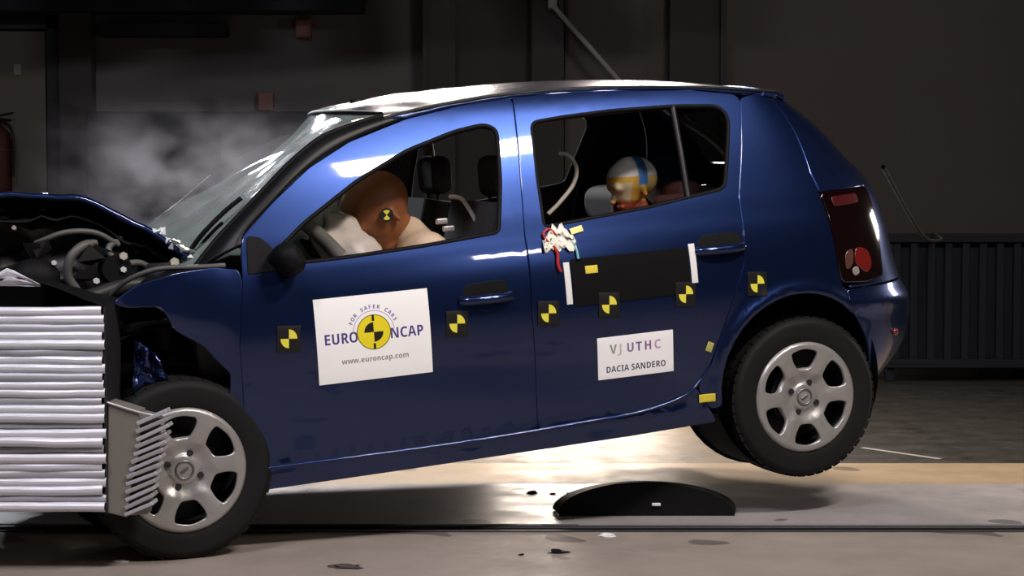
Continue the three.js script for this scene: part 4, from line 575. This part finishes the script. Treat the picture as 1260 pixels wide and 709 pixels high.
// ---------------------------------------------------------------- the deformable barrier
{
  const t = thing('crash_barrier', 'white ridged honeycomb crash barrier block at the left under the crumpled bonnet', 'crash barrier', [0, 0, 0]);
  const n = 25, y0 = 0.205, y1 = 0.868, h = (y1 - y0) / n;
  for (let k = 0; k < n; k++) { // every folded sheet of the block is a part of its own
    const yy = y0 + (k + 0.5) * h, xr = -1.325 + 0.006 * Math.sin(k * 2.3) + 0.004 * noise(k, 2, 1), zf = 0.83 + 0.012 * noise(k * 0.8, 1, 3) + (k % 3 === 1 ? -0.004 : 0.003), ph = rnd() * 9;
    const nx = 40, P2 = (i) => { const s = i / nx; return [-2.9 + s * (xr + 2.9)]; };
    const g = sheet(nx, 10, (i, j) => { const x = -2.9 + i * (xr + 2.9), a = j * Math.PI, e = 0.5 - 0.5 * Math.cos(a); const wob = 0.004 * noise(x * 4 + ph, k * 0.9, 1) + 0.002 * noise(x * 13, k * 1.7, 4); return [x, yy + wob + 0.46 * h * Math.cos(a), zf - 0.012 + 0.012 * Math.sin(a) * (0.8 + 0.5 * noise(x * 4 + k, 1, 2))]; }, 0.004);
    const cap = new THREE.BoxGeometry(0.34, h * 0.92, 0.5).translate(-2.0, yy, 0.5);
    part('honeycomb_layer', [g, box(xr + 2.9 - 0.02, h * 0.9, 0.2, (xr - 2.9) / 2 - 0.01, yy, zf - 0.13), box(1.3, h * 0.9, 0.6, -2.25, yy, 0.4)], k % 3 === 1 ? M.foilGrey : M.foil, t);
  }
  part('end_sheet', box(0.008, 0.68, 0.24, -1.322, 0.535, 0.70, 0.002), M.darkSteel, t);
  part('stand', [box(1.1, 0.16, 0.5, -2.7, 0.08, 0.28, 0.02), box(1.2, 0.04, 0.6, -2.4, 0.182, 0.42, 0.01), box(1.0, 1.4, 0.6, -3.4, 0.7, 0.2, 0.02)], M.black, t);
  const top = part('top_plate', sheet(20, 8, (i, j) => { const x = -1.32 - i * 0.62; return [x, 0.872 + 0.085 * Math.min(1, i * 2.6) * (1 - 0.25 * j) + 0.008 * noise(i * 7, j * 3, 2), 0.82 - 0.3 * j]; }, 0.006), M.black, t);
  part('top_plate', [box(0.5, 0.09, 0.4, -1.78, 0.9, 0.55, 0.01)], M.black, t);
  part('foil_flap', sheet(16, 8, (i, j) => { const x = -1.95 + i * 0.42, ph = Math.max(0, 1 - Math.abs(i - 0.76) / 0.24); return [x, 0.938 + j * (0.006 + ph * 0.055), 0.81 + 0.015 * noise(i * 5, j * 3, 1) + 0.012 * j]; }, 0.002), M.foil, t, 'white torn corner of foil');
  // crushed bumper element wrapped towards the wheel
  const ext = (pts, d) => new THREE.ExtrudeGeometry(new THREE.Shape(pts.map((p) => new THREE.Vector2(...p))), { depth: d, bevelEnabled: true, bevelSize: 0.004, bevelThickness: 0.004, bevelSegments: 2 });
  const b = part('bumper_element', [ext([[-1.312, 0.555], [-1.22, 0.525], [-1.215, 0.42], [-1.245, 0.3], [-1.262, 0.185], [-1.32, 0.2]], 0.11).translate(0, 0, 0.69), ext([[-1.262, 0.185], [-1.255, 0.32], [-1.225, 0.42], [-1.22, 0.52], [-1.165, 0.505], [-1.17, 0.4], [-1.2, 0.19]], 0.07).translate(0, 0, 0.7)], M.alu, t, 'crushed beige grey bumper block');
  for (let k = 0; k < 13; k++) { const f = k / 12, yy = 0.2 + f * 0.3, x0 = lerpAt([[0.19, -1.266], [0.32, -1.258], [0.42, -1.228], [0.52, -1.222]], yy), x1 = lerpAt([[0.19, -1.175], [0.3, -1.16], [0.4, -1.13], [0.46, -1.118], [0.51, -1.13]], yy), w = x1 - x0; part('honeycomb_cell', box(Math.hypot(w, w * 0.45), 0.013, 0.09, 0, 0, 0, 0.003).rotateZ(0.42 + 0.12 * noise(k, 2, 3)).translate((x0 + x1) / 2, yy + 0.008, 0.762 + 0.006 * (k % 2)), k % 2 ? M.aluLight : M.foilGrey, b); }
  part('edge_strip', tube([[-1.318, 0.558, 0.806], [-1.27, 0.543, 0.808], [-1.2, 0.522, 0.806], [-1.14, 0.508, 0.79]], 0.005), M.aluLight, b);
}
// ---------------------------------------------------------------- things on the floor
{
  const t = thing('black_mound', 'low curved black mound on the floor under the car', 'cover', [0.52, 0, -0.42]);  // low black half-round shape with a flat front end
  part('shell', sheet(40, 14, (i, j) => { const a = Math.PI * i, r = 0.34; return [-r * Math.cos(a) * (1 + 0.06 * j), 0.125 * Math.sin(a) * (1 - 0.12 * j) + 0.004, -0.14 * j + 0.1 + 0.01 * noise(i * 4, j * 3, 2)]; }, 0.008), M.black, t);
  part('end_wall', new THREE.ExtrudeGeometry(new THREE.Shape(Array.from({ length: 25 }, (_, k) => new THREE.Vector2(-0.338 * Math.cos(Math.PI * k / 24), 0.127 * Math.sin(Math.PI * k / 24)))), { depth: 0.01, bevelEnabled: false }).translate(0, 0, 0.1), M.black, t);
  part('clip', box(0.035, 0.012, 0.012, 0.035, 0.045, 0.115, 0.004), M.white, t, 'small white block standing in for a highlight');  // white block painted in as a small highlight on the black shape
}
function shard(label, x, z, s, mat, sx = 1, sz = 1, k = 0) { const g = new THREE.DodecahedronGeometry(s, 1), p = g.attributes.position; for (let i = 0; i < p.count; i++) { const a = V3(p.getX(i), p.getY(i), p.getZ(i)), d = 0.75 + 0.6 * noise(a.x * 30 + k * 3, a.y * 30, a.z * 30); p.setXYZ(i, a.x * sx * d, Math.max(-0.001, a.y * 0.3 * d), a.z * sz * d); } g.computeVertexNormals(); const m = solo('debris_fragment', g, mat, label, 'debris', 'debris on the floor'); m.position.set(x, 0.001, z); return m; }
shard('white flake of debris on the near floor just in front of the groove', 0.345, 0.13, 0.035, M.white, 1.2, 1, 1);
shard('largest dark clump of debris on the near concrete floor', 0.158, 0.45, 0.038, M.black, 1.2, 1.1, 2); shard('dark crumb beside the largest clump of debris', 0.03, 0.5, 0.016, M.black, 1, 1, 3);
shard('larger black fragment on the bright floor left of the curved black mound', 0.085, -0.88, 0.034, M.black, 1, 1, 4); shard('black crumb next to the curved black mound', 0.165, -0.86, 0.018, M.black, 1, 1, 5); shard('second black crumb close to the curved black mound', 0.235, -0.87, 0.014, M.black, 1, 1, 6);
shard('pale splinter lying in front of the barrier on the near floor', -1.33, 0.62, 0.028, M.foilGrey, 1.6, 0.6, 7); shard('brown smear of dirt on the floor below the front wheel', -0.55, 0.72, 0.05, std(lin(0.06, 0.05, 0.045), 0.9), 1.4, 0.9, 8);
solo('floor_strap', [box(0.5, 0.004, 0.03, 0, 0, 0, 0.001).rotateY(-0.95).translate(1.86, 0.003, -2.1)], std(lin(0.3, 0.29, 0.27), 0.8), 'pale flat strap on the floor right of the raised rear wheel', 'strap');
solo('tow_cable', tube([[1.62, 1.36, -1.35], [1.95, 1.15, -2.4], [2.3, 1.0, -3.6], [2.7, 0.97, -5.0], [2.8, 1.0, -5.7]], 0.01, 60), std(lin(0.02, 0.017, 0.015), 0.9), 'dark thin cable running from the tailgate to the low barrier', 'cable');
// ---------------------------------------------------------------- smoke over the bonnet: thin curling veils
{
  const tex = (sd) => noiseTexture(256, (x, y) => { const sm = (t) => { t = Math.max(0, Math.min(1, t)); return t * t * (3 - 2 * t); }, e = sm(2.2 * Math.min(x, 1 - x)) * sm(2.4 * Math.min(y, 1 - y)); let v = 0.5 + 0.9 * noise(x * 4 + sd, y * 3, sd) + 0.5 * noise(x * 9, y * 7 + sd, sd) + 0.25 * noise(x * 20, y * 16, sd); v = Math.max(0, v - 0.12) * e; return v; });
  const veil = (k) => sheet(20, 16, (i, j) => { const x = -1.9 + 1.3 * i + 0.1 * j, z = -0.62 + 0.22 * k; return [x, 0.9 + 0.1 * noise(i * 2, k, 1) + 0.72 * j, z + 0.14 * noise(i * 2.5 + k, j * 2, 2) + 0.08 * Math.sin(i * 5 + k)]; }, 0);
  const parts = [0, 1, 2, 3].map((k) => [veil(k), std(lin(0.7, 0.7, 0.8), 1, 0, { transparent: true, alphaMap: tex(k * 3 + 1), opacity: 0.19, transmission: 0.5, thickness: 0, side: THREE.DoubleSide })]);
  const smoke = new THREE.Group(); smoke.name = 'smoke'; smoke.userData = { label: 'pale grey smoke drifting up over the crumpled bonnet and windscreen', category: 'smoke', kind: 'stuff' }; scene.add(smoke);
  parts.forEach(([g, m]) => { const s = part('smoke_veil', g, m, smoke); s.userData.kind = 'stuff'; s.castShadow = false; });
}
renderer.render(scene, camera);
